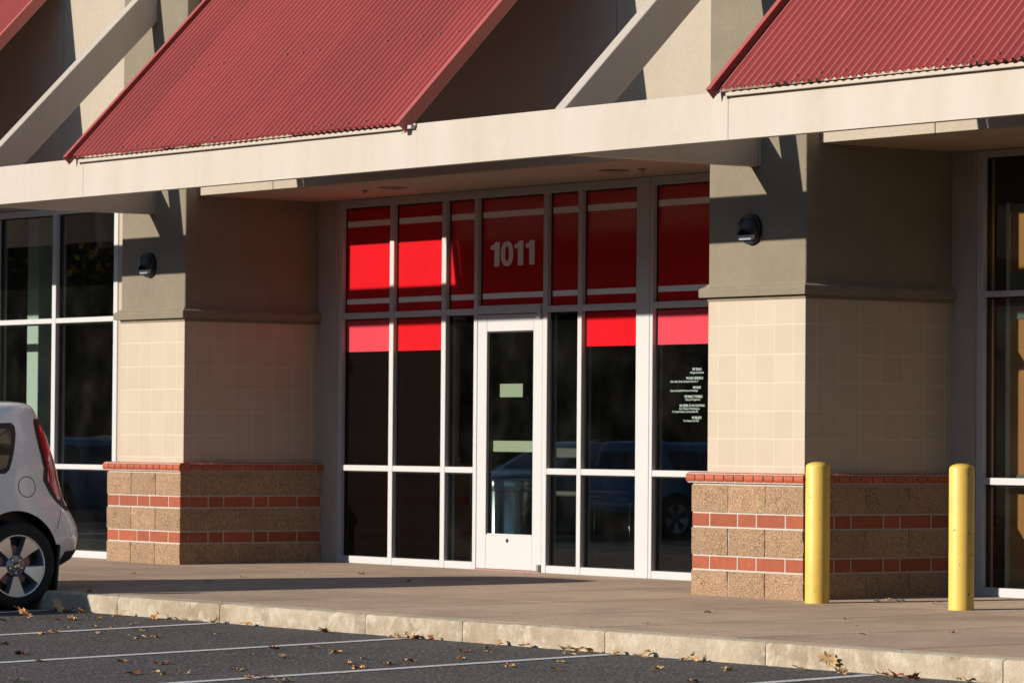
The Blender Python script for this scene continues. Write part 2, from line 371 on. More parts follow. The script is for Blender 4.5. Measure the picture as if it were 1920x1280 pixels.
def bull(w, d, h, m, round_left=False, round_right=False):
    """bullnose cap brick; origin at middle of front bottom, nose towards -y"""
    prof = [(d, 0), (d, h)] ; r = h / 2
    for k in range(7):
        a = math.pi / 2 + math.pi * k / 6
        prof.append((r + 0.9 * r * math.cos(a), h / 2 + r * math.sin(a)))
    v, f = prism(prof, 'x', -w / 2, w / 2)
    me = fix(pydata('cap_brick', v, f, m, True)); me.set_sharp_from_angle(angle=R(45)); return me
BULL = {}
def cap_piece(name, par, x, y, z, w, rotz):
    k = round(w, 3)
    if k not in BULL: BULL[k] = bull(w, 0.115, 0.080, M['cap'])
    return link(name, BULL[k], par, (x, y, z), (0, 0, rotz))
def pier(xr, D, side_first):
    xl = xr - W; i = 0.08
    # core of stucco from the ledge upwards
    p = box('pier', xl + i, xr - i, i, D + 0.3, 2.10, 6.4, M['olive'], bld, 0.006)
    # masonry base
    box('mortar_core', xl + 0.0078, xr - 0.0078, 0.0078, D + 0.25, gz(0) - 0.05, 0.787, M['mortar'], p)
    for kind, z0, z1 in COURSES:
        h = z1 - z0 - 2 * J; zc = (z0 + z1) / 2
        if kind == 'b':
            d = side_first
            for k in range(3):
                sides = 'L' if k == 0 else ('R' if k == 2 else '')
                x = xl + 0.4063 * (k + 0.5) + (k - 1) * J / 2
                link('block', block(0.4063 - (2 if k == 1 else 1) * J, d - J if k != 1 else 0.09, h, sides), p, (x, 0, zc))
            y = d
            while y < D - 0.02:
                w = min(0.4063, D - y)
                link('block', block(w - 2 * J, 0.09, h, ''), p, (xr, y + w / 2, zc), (0, 0, math.pi / 2))
                link('block', block(w - 2 * J, 0.09, h, ''), p, (xl, y + w / 2, zc), (0, 0, -math.pi / 2))
                y += w
        else:
            x = xl
            for k, w in enumerate((0.196, 0.308, 0.206, 0.311, 0.198)):
                box('brick', x + (0.004 if k == 0 else J), x + w - (0.004 if k == 4 else J), 0.004, 0.095, z0 + J, z1 - J, M['brick'], p, 0.003); x += w
            y = 0.10; ws = [0.20, 0.157, 0.306, 0.157, 0.300]; ws.append(D - 0.1 - sum(ws))
            for w in ws:
                box('brick', xr - 0.092, xr - 0.004, y, y + w - 2 * J, z0 + J, z1 - J, M['brick'], p, 0.003)
                box('brick', xl + 0.004, xl + 0.092, y, y + w - 2 * J, z0 + J, z1 - J, M['brick'], p, 0.003); y += w
    # cap course
    o = 0.036; z = 0.786
    box('cap_mortar', xl - o + 0.016, xr + o - 0.016, -o + 0.016, D + 0.1, z + 0.006, z + 0.073, M['mortar'], p)
    n = 12; L_ = (W + 2 * o); w = L_ / n
    for k in range(n): cap_piece('cap_brick', p, xl - o + w * (k + 0.5), -o, z, w - 0.012 if 0 < k < n - 1 else w - 0.010, 0)
    y = -o + 0.122; n = 13; w = (D + 0.03 - y) / n
    for k in range(n):
        cap_piece('cap_brick', p, xr + o, y + w * (k + 0.5), z, w - 0.012, math.pi / 2)
        cap_piece('cap_brick', p, xl - o, y + w * (k + 0.5), z, w - 0.012, -math.pi / 2)
    # tiles
    zt = [0.866, 0.913, 1.106, 1.303, 1.502, 1.703, 1.911, 2.088]
    box('grout_bed', xl + i + 0.002, xr - i + 0.0002, i - 0.0002, D + 0.2, 0.866, 2.100, M['grout'], p)
    xf = [xl + i] + [xr + q for q in (-1.027, -0.822, -0.617, -0.411, -0.207)] + [xr - i]
    for a, b in zip(xf[:-1], xf[1:]):
        for c, d in zip(zt[:-1], zt[1:]): box('tile', a + 0.0025, b - 0.0025, i - 0.001, i + 0.006, c + 0.0025, d - 0.0025, M['tile'], p, 0.001)
    yf = [i] + [0.185 + 0.2035 * k for k in range(7)] + [D + 0.06]
    if yf[-1] - yf[-2] < 0.03: yf.pop(-2)
    for a, b in zip(yf[:-1], yf[1:]):
        for c, d in zip(zt[:-1], zt[1:]): box('tile', xr - i - 0.006, xr - i + 0.001, a + 0.0035, b - 0.0025, c + 0.0025, d - 0.0025, M['tile'], p, 0.001)
    # ledge with coved top
    bm = bmesh.new()
    prof = [(0.006, 2.088), (0.006, 2.115), (0.050, 2.117), (0.052, 2.168), (0.046, 2.180), (0.022, 2.192), (0.004, 2.212), (-0.05, 2.212), (-0.05, 2.088)]
    loops = []
    for e, zz in prof:
        loops.append([bm.verts.new(c) for c in ((xl + i - e, D + 0.06, zz), (xl + i - e, i - e, zz), (xr - i + e, i - e, zz), (xr - i + e, D + 0.06 - 0.001, zz))])
    for a, b in zip(loops[:-1], loops[1:]):
        for k in range(3): bm.faces.new((a[k], a[k + 1], b[k + 1], b[k]))
    bmesh.ops.recalc_face_normals(bm, faces=bm.faces)
    link('ledge', bm_mesh('ledge', bm, M['olive']), p)
    return p
pier(PX[0], 1.47, 0.203); pier(PX[1], 1.43, 0.175)
# pier 3 stands beyond the right edge of the picture and is left out
# upper wall of stucco panels with control joints
XP = [-20.0, -15.21, -10.58, -7.06, -2.40, 1.09, 5.75, 9.2]
uw = box('upper_wall', -20, 9.2, YW + 0.012, YW + 0.30, ZS + 0.004, 6.3, M['dark'], bld)
for a, b in zip(XP[:-1], XP[1:]):
    cuts = [(a, b)]
    for q in PX[:2]:
        l, r = q - W + 0.08, q - 0.08
        nc = []
        for s, e in cuts:
            if s < l and e > r: nc += [(s, l - 0.001), (r + 0.001, e)]
            else: nc.append((s, e))
        cuts = nc
    for s, e in cuts:
        g0 = 0.004 if abs(s - a) < 1e-6 else 0.0; g1 = 0.004 if abs(e - b) < 1e-6 else 0.0
        box('stucco_panel', s + g0, e - g1, YW, YW + 0.03, ZS, 6.28, M['cream'], uw, 0.003)
box('parapet_cap', -20, 9.2, YW - 0.06, YW + 0.36, 6.301, 6.36, M['steel'], bld)
# recess of the shop front bays: soffits, end walls
for x0, x1 in ((PX[0] - 0.08, PX[1] - W + 0.08), (PX[1] - 0.08, 8.8)):
    box('soffit', x0, x1, YW + 0.03, YS + 0.12, ZS - 0.002, ZS + 0.05, M['soffit'], bld)
YR = 1.47
box('recess_wall', PX[0] - 0.079, -7.963, YR, YR + 0.2, gz(1.4) - 0.03, ZS - 0.003, M['recess'], bld)
box('recess_wall', PX[1] - 0.079, 0.142, YR, YR + 0.2, gz(1.4) - 0.03, ZS - 0.003, M['recess'], bld)
# flush wall strips beside the left bay window
box('recess_wall', -9.562, PX[0] - W + 0.08 - 0.001, YW + 0.002, YW + 0.2, gz(0) - 0.03, ZS - 0.003, M['cream'], bld)
box('recess_wall', -18.2, -16.2, YW + 0.002, YW + 0.2, gz(0) - 0.03, ZS - 0.003, M['cream'], bld)
# recessed downlights and sprinklers in the soffit
for x, y in ((-3.236, 0.862), (-6.149, 0.80), (2.0, 0.85)):
    dl = link('downlight', lathe([(0.118, 0.0), (0.122, -0.008), (0.100, -0.010), (0.092, -0.002), (0.085, 0.0)], M['can_trim'], 28), bld, (x, y, ZS - 0.003))
    link('downlight_dark_disc', lathe([(0.0, -0.004), (0.09, -0.003)], M['dark'], 24), dl, (x, y, ZS - 0.003))  # flat disc, the dark inside of the can put into its colour
for x, y in ((-2.947, 0.911), (-6.60, 0.84)):
    link('sprinkler', lathe([(0.035, 0.0), (0.036, -0.006), (0.012, -0.008), (0.012, -0.02), (0.022, -0.022), (0.0, -0.024)], M['can_trim'], 16), bld, (x, y, ZS - 0.003))

# ---- shop front frames
def member(name, x0, x1, z0, z1, y, par, dep=0.11): return box(name, x0, x1, y, y + dep, z0, z1, M['frame'], par, 0.003)
GY = 0.048       # glass sits this far behind the face of the frame
def pane(x0, x1, z0, z1, y, par, m=None, name='pane'):
    box('black_part', x0 - 0.004, x0 + 0.012, y + GY - 0.010, y + GY + 0.03, z0, z1, M['black_part'], par)  # black strips along the left and top edges of the pane
    box('black_part', x0 + 0.012, x1, y + GY - 0.010, y + GY + 0.03, z1 - 0.012, z1 + 0.004, M['black_part'], par)
    return box(name, x0 + 0.002, x1 - 0.002, y + GY, y + GY + 0.006, z0 + 0.001, z1 - 0.001, m or M['glass'], par)
def film(name, x0, x1, z0, z1, y, m, par): return box(name, x0 + 0.013, x1 - 0.002, y + GY - 0.0030, y + GY - 0.0008, z0, z1, m, par)
ZR = dict(sill=0.062, m0=0.805, m1=0.855, t0=2.132, t1=2.184, top=3.108)
# bay of the music shop
wf = box('storefront_window', -7.963, -7.902, YS, YS + 0.11, gz(YS), ZS - 0.004, M['frame'], bld, 0.003)
verts_x = [(-7.178, -7.116), (-6.406, -6.343), (-5.939, -5.890), (-4.980, -4.922), (-4.516, -4.462), (-3.756, -3.588), (-3.583, -3.545), (-2.72, -2.66), (-1.90, -1.84), (-1.20, -1.14)]
for a, b in verts_x: member('mullion', a, b, gz(YS), ZS - 0.004, YS, wf)
cols = [(-7.902, -7.178), (-7.116, -6.406), (-6.343, -5.939), (-5.890, -4.980), (-4.922, -4.516), (-4.462, -3.756), (-3.545, -2.72), (-2.66, -1.90), (-1.84, -1.20)]
e = 0.0012
for k, (a, b) in enumerate(cols):
    door = k == 3
    member('top_rail', a + e, b - e, ZR['top'], ZS - 0.005, YS + 0.002, wf)
    if door:
        member('door_head', a + e, b - e, 2.132, 2.204, YS + 0.002, wf)
    else:
        member('transom_bar', a + e, b - e, ZR['t0'], ZR['t1'], YS + 0.002, wf)
        member('middle_rail', a + e, b - e, ZR['m0'], ZR['m1'], YS + 0.002, wf)
        member('sill_rail', a + e, b - e, gz(YS), ZR['sill'], YS + 0.002, wf)
    zt = 2.204 if door else ZR['t1']
    pane(a, b, zt, ZR['top'], YS, wf)
    film('red_film', a, b, zt + 0.002, 2.262, YS, M['film_red'], wf); film('white_stripe', a, b, 2.2622, 2.3078, YS, M['film_white'], wf)
    film('red_film', a, b, 2.308, 2.939, YS, M['film_red'], wf); film('white_stripe', a, b, 2.9392, 2.9898, YS, M['film_white'], wf)
    film('red_film', a, b, 2.990, ZR['top'] - 0.013, YS, M['film_red'], wf)
    if door: continue
    pane(a, b, ZR['m1'], ZR['t0'], YS, wf); pane(a, b, ZR['sill'], ZR['m0'], YS, wf)
    if k in (0, 1, 5, 6, 7, 8):
        film('pink_film' if k in (0, 6, 7, 8) else 'red_film', a, b, 1.845, ZR['t0'] - 0.013, YS, M['film_pink'] if k in (0, 6, 7, 8) else M['film_red'], wf)
    if k in (0, 1):
        film('brown_film', a, b, ZR['m1'] + 0.002, 1.8448, YS, M['film_brown'], wf); film('brown_film', a, b, ZR['sill'] + 0.002, ZR['m0'] - 0.013, YS, M['film_brown'], wf)
# street number
DIG_Y = YS + GY - 0.0045
def digit_one(x, w):
    h = 0.203
    o = [(0.40 * w, 0), (w, 0), (w, h), (0.52 * w, h), (0.40 * w, 0.93 * h), (0.22 * w, 0.875 * h), (0, 0.86 * h), (0, 0.70 * h), (0.40 * w, 0.70 * h)]
    link('street_number', fix(pydata('digit', *prism(o, 'y', -0.0012, 0.0), M['film_white'])), wf, (x, DIG_Y, 2.531))
def digit_zero(x, w):
    h = 0.207; n = 28; v = []; f = []
    for k in range(n):
        a = 2 * math.pi * k / n; c, q = spow_(math.cos(a), 0.8), spow_(math.sin(a), 0.85)
        for y in (-0.0012, 0.0):
            v.append((w / 2 + w / 2 * c, y, h / 2 + h / 2 * q)); v.append((w / 2 + w * 0.16 * c, y, h / 2 + h * 0.30 * q))
    for k in range(n):
        i, j = 4 * k, 4 * ((k + 1) % n)
        f += [(i, j, j + 1, i + 1), (i + 2, i + 3, j + 3, j + 2), (i, i + 2, j + 2, j), (i + 1, j + 1, j + 3, i + 3)]
    link('street_number', fix(pydata('digit', v, f, M['film_white'])), wf, (x, DIG_Y, 2.529))
def spow_(c, p): return math.copysign(abs(c) ** p, c)
digit_one(-5.762, 0.122); digit_zero(-5.622, 0.172); digit_one(-5.434, 0.122); digit_one(-5.277, 0.122)
# list of lessons on the glass
LX = -3.045
lines = [('WE TEACH', 1.638, 0.029, 1, 'C'),
         ('All Ages and all Levels', 1.6144, 0.024, 0, 'C'),
         ('WE GIVE LESSONS O', 1.5691, 0.029, 1, -3.178),
         ('Guitar, Bass, Drums, Keyboard, Voice, Sax, V', 1.5455, 0.024, 0, -3.372),
         ('WE HAVE', 1.496, 0.029, 1, 'C'),
         ('Expert teaching Staff with years of teaching e', 1.4745, 0.024, 0, -3.372),
         ('WE MAKE IT POSSIBLE', 1.425, 0.029, 1, -3.198),
         ('Track your Progress onl', 1.4035, 0.024, 0, -3.188),
         ('WE OFFER', 1.354, 0.029, 1, -3.256),
         ('(AT NO ADDITIONA', 1.3555, 0.027, 0, -3.142),
         ('Over 10 hours of Workshops ea', 1.3325, 0.024, 0, -3.26),
         ('Term based Recitals, A set curriculum, Pla', 1.3095, 0.024, 0, -3.35),
         ('WE BELIEVE', 1.26, 0.029, 1, 'C'),
         ('Your Success is our Passi', 1.2385, 0.024, 0, -3.208)]
for s, z, h, b, al in lines:
    me = text_on_wall('window_lettering', s, LX if al == 'C' else al, YS + GY - 0.002, z, h, M['text'], wf, bold=0.0002 if b else 0.0, align='CENTER' if al == 'C' else 'LEFT')
    me.scale.x = 0.78
# door
dr = box('door', -5.886, -5.756, YS + 0.004, YS + 0.050, 0.012, 2.126, M['frame'], bld, 0.003)
box('stile', -5.112, -4.986, YS + 0.004, YS + 0.050, 0.012, 2.126, M['frame'], dr, 0.003)
box('rail', -5.755, -5.113, YS + 0.005, YS + 0.049, 1.987, 2.125, M['frame'], dr, 0.003)
box('rail', -5.755, -5.113, YS + 0.005, YS + 0.049, 0.013, 0.296, M['frame'], dr, 0.003)
pane(-5.755, -5.113, 0.296, 1.987, YS - 0.018, dr, M['door_glass'])
box('glazing_bead', -5.744, -5.126, YS + 0.012, YS + 0.022, 0.2965, 0.306, M['frame'], dr)
link('lock', lathe([(0.0, -0.006), (0.016, -0.005), (0.017, 0.0)], M['black_part'], 14, axis='y'), dr, (-5.45, YS + 0.005, 0.252))
pv = link('pivot_hinge', lathe([(0, 0.0), (0.016, 0.0), (0.018, 0.01), (0.018, 0.095), (0.014, 0.105), (0, 0.105)], M['frame'], 14), dr, (-5.012, YS - 0.016, 2.085))
link('pivot_hinge', lathe([(0, 0.0), (0.018, 0.0), (0.018, 0.05), (0, 0.05)], M['can_trim'], 14), dr, (-5.0, YS - 0.014, 0.014))
box('push_bar', -5.750, -5.118, YS + 0.062, YS + 0.085, 0.985, 1.078, M['paper'], dr, 0.004)
box('notice', -5.615, -5.300, YS + 0.040, YS + 0.0415, 1.440, 1.550, M['paper'], dr)
# threshold
box('threshold', -5.889, -4.981, YS - 0.01, YS + 0.10, gz(YS), 0.010, M['screw'], dr)
# right-hand bay
wf2 = box('storefront_window', 0.144, 0.214, YS, YS + 0.11, gz(YS), ZS - 0.004, M['frame'], bld, 0.003)
for a, b in ((1.36, 1.42), (2.56, 2.62), (3.76, 3.82)): member('mullion', a, b, gz(YS), ZS - 0.004, YS, wf2)
for a, b in ((0.214, 1.36), (1.42, 2.56), (2.62, 3.76)):
    member('top_rail', a + e, b - e, 3.125, ZS - 0.005, YS + 0.002, wf2); member('transom_bar', a + e, b - e, 2.128, 2.170, YS + 0.002, wf2)
    member('middle_rail', a + e, b - e, 0.793, 0.843, YS + 0.002, wf2); member('sill_rail', a + e, b - e, gz(YS), 0.064, YS + 0.002, wf2)
    pane(a, b, 2.170, 3.125, YS, wf2, M['door_glass']); pane(a, b, 0.843, 2.128, YS, wf2, M['door_glass']); pane(a, b, 0.064, 0.793, YS, wf2, M['door_glass'])
# left-hand bay, flush with the wall
Y0 = 0.20
wf0 = box('storefront_window', -9.632, -9.563, Y0, Y0 + 0.11, gz(Y0), ZS - 0.004, M['frame'], bld, 0.003)
xs0 = [(-10.724 - 1.09 * k, -10.656 - 1.09 * k) for k in range(6)]
for a, b in xs0: member('mullion', a, b, gz(Y0), ZS - 0.004, Y0, wf0)
ed = [-9.632] + [q for ab in xs0 for q in (ab[1], ab[0])]
for k in range(len(xs0)):
    b, a = ed[2 * k], ed[2 * k + 1]
    member('top_rail', a + e, b - e, 3.115, ZS - 0.005, Y0 + 0.002, wf0); member('transom_bar', a + e, b - e, 2.119, 2.165, Y0 + 0.002, wf0)
    member('middle_rail', a + e, b - e, 0.787, 0.833, Y0 + 0.002, wf0); member('sill_rail', a + e, b - e, gz(Y0), 0.055, Y0 + 0.002, wf0)
    pane(a, b, 2.165, 3.115, Y0, wf0, M['door_glass']); pane(a, b, 0.833, 2.119, Y0, wf0, M['door_glass']); pane(a, b, 0.055, 0.787, Y0, wf0)
# ------------------------------------------------------------------ rooms behind the glass
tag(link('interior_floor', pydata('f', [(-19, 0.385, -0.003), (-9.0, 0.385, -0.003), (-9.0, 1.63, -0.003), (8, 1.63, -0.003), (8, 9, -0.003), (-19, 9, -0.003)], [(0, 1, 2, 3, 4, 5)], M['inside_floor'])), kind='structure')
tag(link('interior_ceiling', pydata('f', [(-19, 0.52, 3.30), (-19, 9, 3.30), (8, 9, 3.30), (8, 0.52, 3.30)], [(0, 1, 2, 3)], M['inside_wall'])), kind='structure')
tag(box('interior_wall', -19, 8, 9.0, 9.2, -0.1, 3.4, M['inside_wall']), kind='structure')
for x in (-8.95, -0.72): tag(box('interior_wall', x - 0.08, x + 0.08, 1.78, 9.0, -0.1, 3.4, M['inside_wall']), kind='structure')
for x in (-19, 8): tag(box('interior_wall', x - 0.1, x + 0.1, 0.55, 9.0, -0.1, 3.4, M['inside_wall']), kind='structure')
tag(box('interior_partition', -7.9, -6.25, 3.0, 3.1, 0.0, 2.95, M['inside_green']), 'grey green partition standing inside behind the sidelight left of the door', 'partition')
pst = thing('interior_post', 'mint green square post seen through the leftmost windows', 'post', (-12.385, 1.0, 0))
box('shaft', -12.49, -12.28, 0.95, 1.15, 0.10, 3.295, M['mint'], pst, 0.004); box('base_plate', -12.52, -12.25, 0.92, 1.18, 0.0, 0.099, M['mint'], pst, 0.004)
wp = thing('wood_screen', 'orange brown wood panelled screen behind the rightmost window', 'screen', (0.9, 1.73, 0))
for z0, z1 in ((2.31, 2.745), (0.865, 1.975), (0.10, 0.73)): box('panel', 0.268, 1.25, 1.72, 1.74, z0, z1, M['wood'], wp)
for z0, z1 in ((0.0, 0.099), (0.731, 0.864), (1.976, 2.309), (2.746, 2.80)): box('rail', 0.268, 1.25, 1.71, 1.75, z0, z1, M['inside_green'], wp)
box('post', 0.240, 0.267, 1.70, 1.76, 0, 2.81, M['mint'], wp)
# waste bin behind the door glass
wb_ = thing('waste_bin', 'round stainless steel waste bin just inside the glass door', 'bin', (-5.99, 1.95, 0))
link('body', lathe([(0.0, 0.02), (0.245, 0.02), (0.25, 0.0), (0.252, 0.0), (0.252, 0.66), (0.248, 0.665)], M['steel_can'], 48), wb_, (-5.99, 1.95, 0))
link('lid', lathe([(0.258, 0.655), (0.260, 0.66), (0.260, 0.742), (0.252, 0.752), (0.17, 0.752), (0.16, 0.73), (0.0, 0.70)], M['steel_can'], 48), wb_, (-5.99, 1.95, 0))
# chair seen through the right sidelight
ch = thing('cantilever_chair', 'chrome tube chair with pale seat inside the sidelight right of the door', 'chair', (-5.25, 2.25, 0))
for s in (-1, 1):
    link('frame_tube', tube([(-5.30 + 0.24 * s, 2.05, 1.02), (-5.30 + 0.24 * s, 2.02, 0.72), (-5.30 + 0.24 * s, 2.05, 0.62), (-5.30 + 0.24 * s, 2.45, 0.60), (-5.30 + 0.24 * s, 2.50, 0.56), (-5.30 + 0.24 * s, 2.50, 0.03), (-5.30 + 0.24 * s, 2.46, 0.02), (-5.30 + 0.24 * s, 2.0, 0.015)], 0.013, M['chrome']), ch)
box('seat', -5.52, -5.08, 2.03, 2.50, 0.62, 0.66, M['can_trim'], ch, 0.012); box('backrest', -5.52, -5.08, 2.03, 2.06, 0.80, 1.02, M['can_trim'], ch, 0.01)

# ------------------------------------------------------------------ steel canopy frame
YB = -1.68; ZB0, ZB1 = 3.030, 3.345
beam = thing('canopy_beam', 'long cream steel fascia beam carried by diagonal struts in front of the shop', 'beam', (-5, YB, 3.0))
ROOFS = [(-15.26, -10.53), (-7.11, -2.38), (1.09, 5.77)]
segs = [(-18.0, -15.14), (-15.14, -10.47), (-10.47, -6.99), (-6.99, -2.30), (-2.30, 1.17), (1.17, 5.9), (5.9, 7.6)]
for k, (a, b) in enumerate(segs):
    under = k % 2 == 1
    box('beam_length', a + 0.001, b - 0.001, YB + (0.0012 if under else 0.0), YB + 0.065, ZB0, ZB1 - (0.03 if under else 0.0), M['steel'], beam, 0.0015)
SX0, SX1 = -0.682, -0.568
for q in PX[:2]:
    x0, x1 = q + SX0, q + SX1
    box('arm', x0, x1, YB + 0.066, 0.062, ZB0 + 0.004, ZB1 - 0.01, M['steel'], beam, 0.006)
    box('end_plate', x0 - 0.012, x1 + 0.006, 0.0625, 0.0795, ZB0 + 0.006, ZB1 + 0.04, M['steel'], beam, 0.002)
    # diagonal strut at 45 degrees, top edge starts at the front top edge of the beam
    t = 0.265 * math.sqrt(2)
    pr = [(YB + 0.001, ZB1 + 0.001), (0.078, ZB1 + 0.078 - YB), (0.078, ZB1 + 0.078 - YB - t), (YB + t, ZB1 + 0.0008)]
    v, f = prism(pr, 'x', x0, x1)
    bm = bmesh.new(); me = fix(pydata('strut', v, f, M['steel'])); bm.from_mesh(me); bmesh.ops.bevel(bm, geom=bm.edges[:], offset=0.005, segments=1, affect='EDGES'); bm.to_mesh(me); bm.free()
    link('strut', me, beam)

# ------------------------------------------------------------------ red corrugated canopies
PITCH = R(46.0); EY, EZ = -1.755, 3.338
cp, sp = math.cos(PITCH), math.sin(PITCH)
SL = (YW - 0.004 - EY) / cp
CP = 0.0760
prof_c = [(0.0, 0.0), (0.26, 0.0015), (0.40, 0.011), (0.53, 0.026), (0.62, 0.0295), (0.74, 0.0285), (0.87, 0.013), (0.97, 0.0015)]
def sheet(ncorr, lift, length, m):
    v = []; f = []
    us = []
    for c in range(ncorr):
        for u, h in prof_c: us.append(((c + u) * CP, h))
    us.append((ncorr * CP, 0.0)); us.append((ncorr * CP + 0.028, 0.010)); us.append((ncorr * CP + 0.038, 0.019))
    th = 0.0016; ns = 3; n = len(us)
    for k in range(ns + 1):
        s = length * k / ns
        for u, h in us: v.append((u, s * cp - (h + lift) * sp, s * sp + (h + lift) * cp))
    for k in range(ns + 1):
        s = length * k / ns
        for u, h in us: v.append((u, s * cp - (h + lift - th) * sp, s * sp + (h + lift - th) * cp))
    o = (ns + 1) * n
    for k in range(ns):
        for i in range(n - 1):
            a = k * n + i; f.append((a, a + 1, a + n + 1, a + n)); f.append((o + a, o + a + n, o + a + n + 1, o + a + 1))
    for i in range(n - 1): f.append((i, o + i, o + i + 1, i + 1))
    for k in range(ns): f.append((k * n + n - 1, o + k * n + n - 1, o + (k + 1) * n + n - 1, (k + 1) * n + n - 1))
    me = fix(pydata('roof_sheet', v, f, m, True)); me.set_sharp_from_angle(angle=R(38)); return me
SCREW = lathe([(0.009, 0.0), (0.009, 0.002), (0.006, 0.003), (0.005, 0.007), (0.0, 0.008)], M['screw'], 8, 'screw')
ALABEL = ['red corrugated metal canopy cut off at the top left corner', 'red corrugated metal canopy above the white glass door', 'red corrugated metal canopy above the yellow bollards']
NS = 9
for ri, (xa, xb) in enumerate(ROOFS):
    aw = thing('corrugated_canopy', ALABEL[ri], 'canopy', ((xa + xb) / 2, EY, EZ), 'red corrugated canopies')
    x = xa + 0.085; sheets = []
    total = int((xb - xa - 0.12) / CP)
    left = total
    meA = sheet(NS, 0.0, SL, M['red_metal']); meB = sheet(NS, 0.006, SL, M['red_metal'])
    k = 0
    while left > 0:
        n = min(NS, left)
        me = (meA if k % 2 else meB) if n == NS else sheet(n, 0.0, SL, M['red_metal'])
        link('roof_sheet', me, aw, (x, EY, EZ)); x += n * CP; left -= n; k += 1
    for s in (0.05, 1.0, 1.95):
        c = 0
        while c < total:
            px = xa + 0.085 + (c + 0.67) * CP; h = 0.030
            link('screw', SCREW, aw, (px, EY + s * cp - h * sp, EZ + s * sp + h * cp), (PITCH, 0, 0)); c += 3
    def rake(x0, x1, h0, h1, name, m):
        pr = [(EY - 0.02 * cp - h0 * sp, EZ - 0.02 * sp + h0 * cp), (EY + SL * cp - h0 * sp, EZ + SL * sp + h0 * cp), (EY + SL * cp - h1 * sp, EZ + SL * sp + h1 * cp), (EY - 0.02 * cp - h1 * sp, EZ - 0.02 * sp + h1 * cp)]
        v, f = prism(pr, 'x', x0, x1); link(name, fix(pydata(name, v, f, m)), aw)
    # left rake: raised cap with a shadow gap; right rake: cap with a deep drop
    rake(xa, xa + 0.045, 0.040, 0.046, 'rake_trim', M['red_trim']); rake(xa, xa + 0.004, -0.040, 0.0395, 'rake_trim', M['red_trim'])
    rake(xa + 0.0451, xa + 0.084, -0.004, -0.001, 'rake_trim', M['dark'])  # dark strip, coloured in as the shade of the gap
    rake(xb - 0.055, xb, 0.026, 0.030, 'rake_trim', M['red_trim']); rake(xb - 0.004, xb, -0.062, 0.0255, 'rake_trim', M['red_trim'])
    rake(xb - 0.05, xb - 0.0045, -0.066, -0.060, 'edge_angle', M['steel'])
    # steel purlins under the sheets and the angle along the eave
    for s in (0.10, 1.0, 1.95):
        yc, zc = EY + s * cp + 0.03 * sp, EZ + s * sp - 0.03 * cp
        pr = [(yc - 0.03 * cp, zc - 0.03 * sp), (yc + 0.03 * cp, zc + 0.03 * sp), (yc + 0.03 * cp - 0.027 * sp, zc + 0.03 * sp + 0.027 * cp), (yc - 0.03 * cp - 0.027 * sp, zc - 0.03 * sp + 0.027 * cp)]
        v, f = prism(pr, 'x', xa + 0.06, xb - 0.06); link('purlin', fix(pydata('purlin', v, f, M['steel'])), aw)
    box('eave_angle', xa + 0.10, xb + 0.06, YB - 0.040, YB - 0.003, ZB1 - 0.036, ZB1 - 0.010, M['steel'], aw, 0.002)
    box('eave_ledger', xa + 0.11, xb + 0.05, YB + 0.006, YB + 0.06, ZB1 - 0.0295, ZB1 + 0.004, M['steel'], aw)

# ------------------------------------------------------------------ wall lamps
for q, lab in ((PX[0], 'black round wall lamp on the left pier beside the dark windows'), (PX[1], 'black round wall lamp on the right pier above the bollards')):
    x, z, y = q - 0.655, 2.592, 0.079
    wlmp = thing('wall_lamp', lab, 'lamp', (x, y, z), 'round wall lamps on the piers')
    link('back_plate', lathe([(0.0, 0.0), (0.108, 0.0), (0.110, -0.006), (0.110, -0.030), (0.104, -0.036), (0.0, -0.036)], M['lamp_black'], 36, axis='y'), wlmp, (x, y, z))
    # hooded dome, open below
    v, f = [], []; nu, nv = 24, 10
    for i in range(nu + 1):
        a = R(-28) + (math.pi + R(56)) * i / nu
        for j in range(nv + 1):
            b = math.pi / 2 * j / nv; rr = 0.100 * math.cos(b) ** 0.8 if j < nv else 0.0
            v.append((rr * math.cos(a), -0.036 - 0.062 * math.sin(b), rr * math.sin(a)))
    for i in range(nu):
        for j in range(nv): k = i * (nv + 1) + j; f.append((k, k + nv + 1, k + nv + 2, k + 1))
    link('hood', pydata('hood', v, f, M['lamp_black'], True), wlmp, (x, y, z))
    link('lens', fix(pydata('lens', *prism([(-0.062, -0.078), (0.062, -0.078), (0.080, -0.044), (-0.080, -0.044)], 'y', -0.070, -0.034), M['lens'])), wlmp, (x, y, z))

# ------------------------------------------------------------------ bollards
for (x, y), lab in (((0.356, -0.178), 'yellow steel bollard at the corner of the right pier'), ((1.637, -0.042), 'yellow steel bollard nearest the right edge, before the window')):
    b = thing('bollard', lab, 'bollard', (x, y, gz(y)), 'yellow bollards')
    r = 0.084; H = 0.965
    prof = [(0.0, H)] + [(r * 0.985 * math.sin(t), H - 0.034 * (1 - math.cos(t))) for t in [math.pi / 2 * k / 8 for k in range(1, 9)]]
    link('cap', lathe(prof, M['bollard'], 40), b, (x, y, gz(y)))
    link('pipe', lathe([(r * 0.985, H - 0.0345), (r, H - 0.040), (r, 0.0)], M['bollard'], 40), b, (x, y, gz(y)))

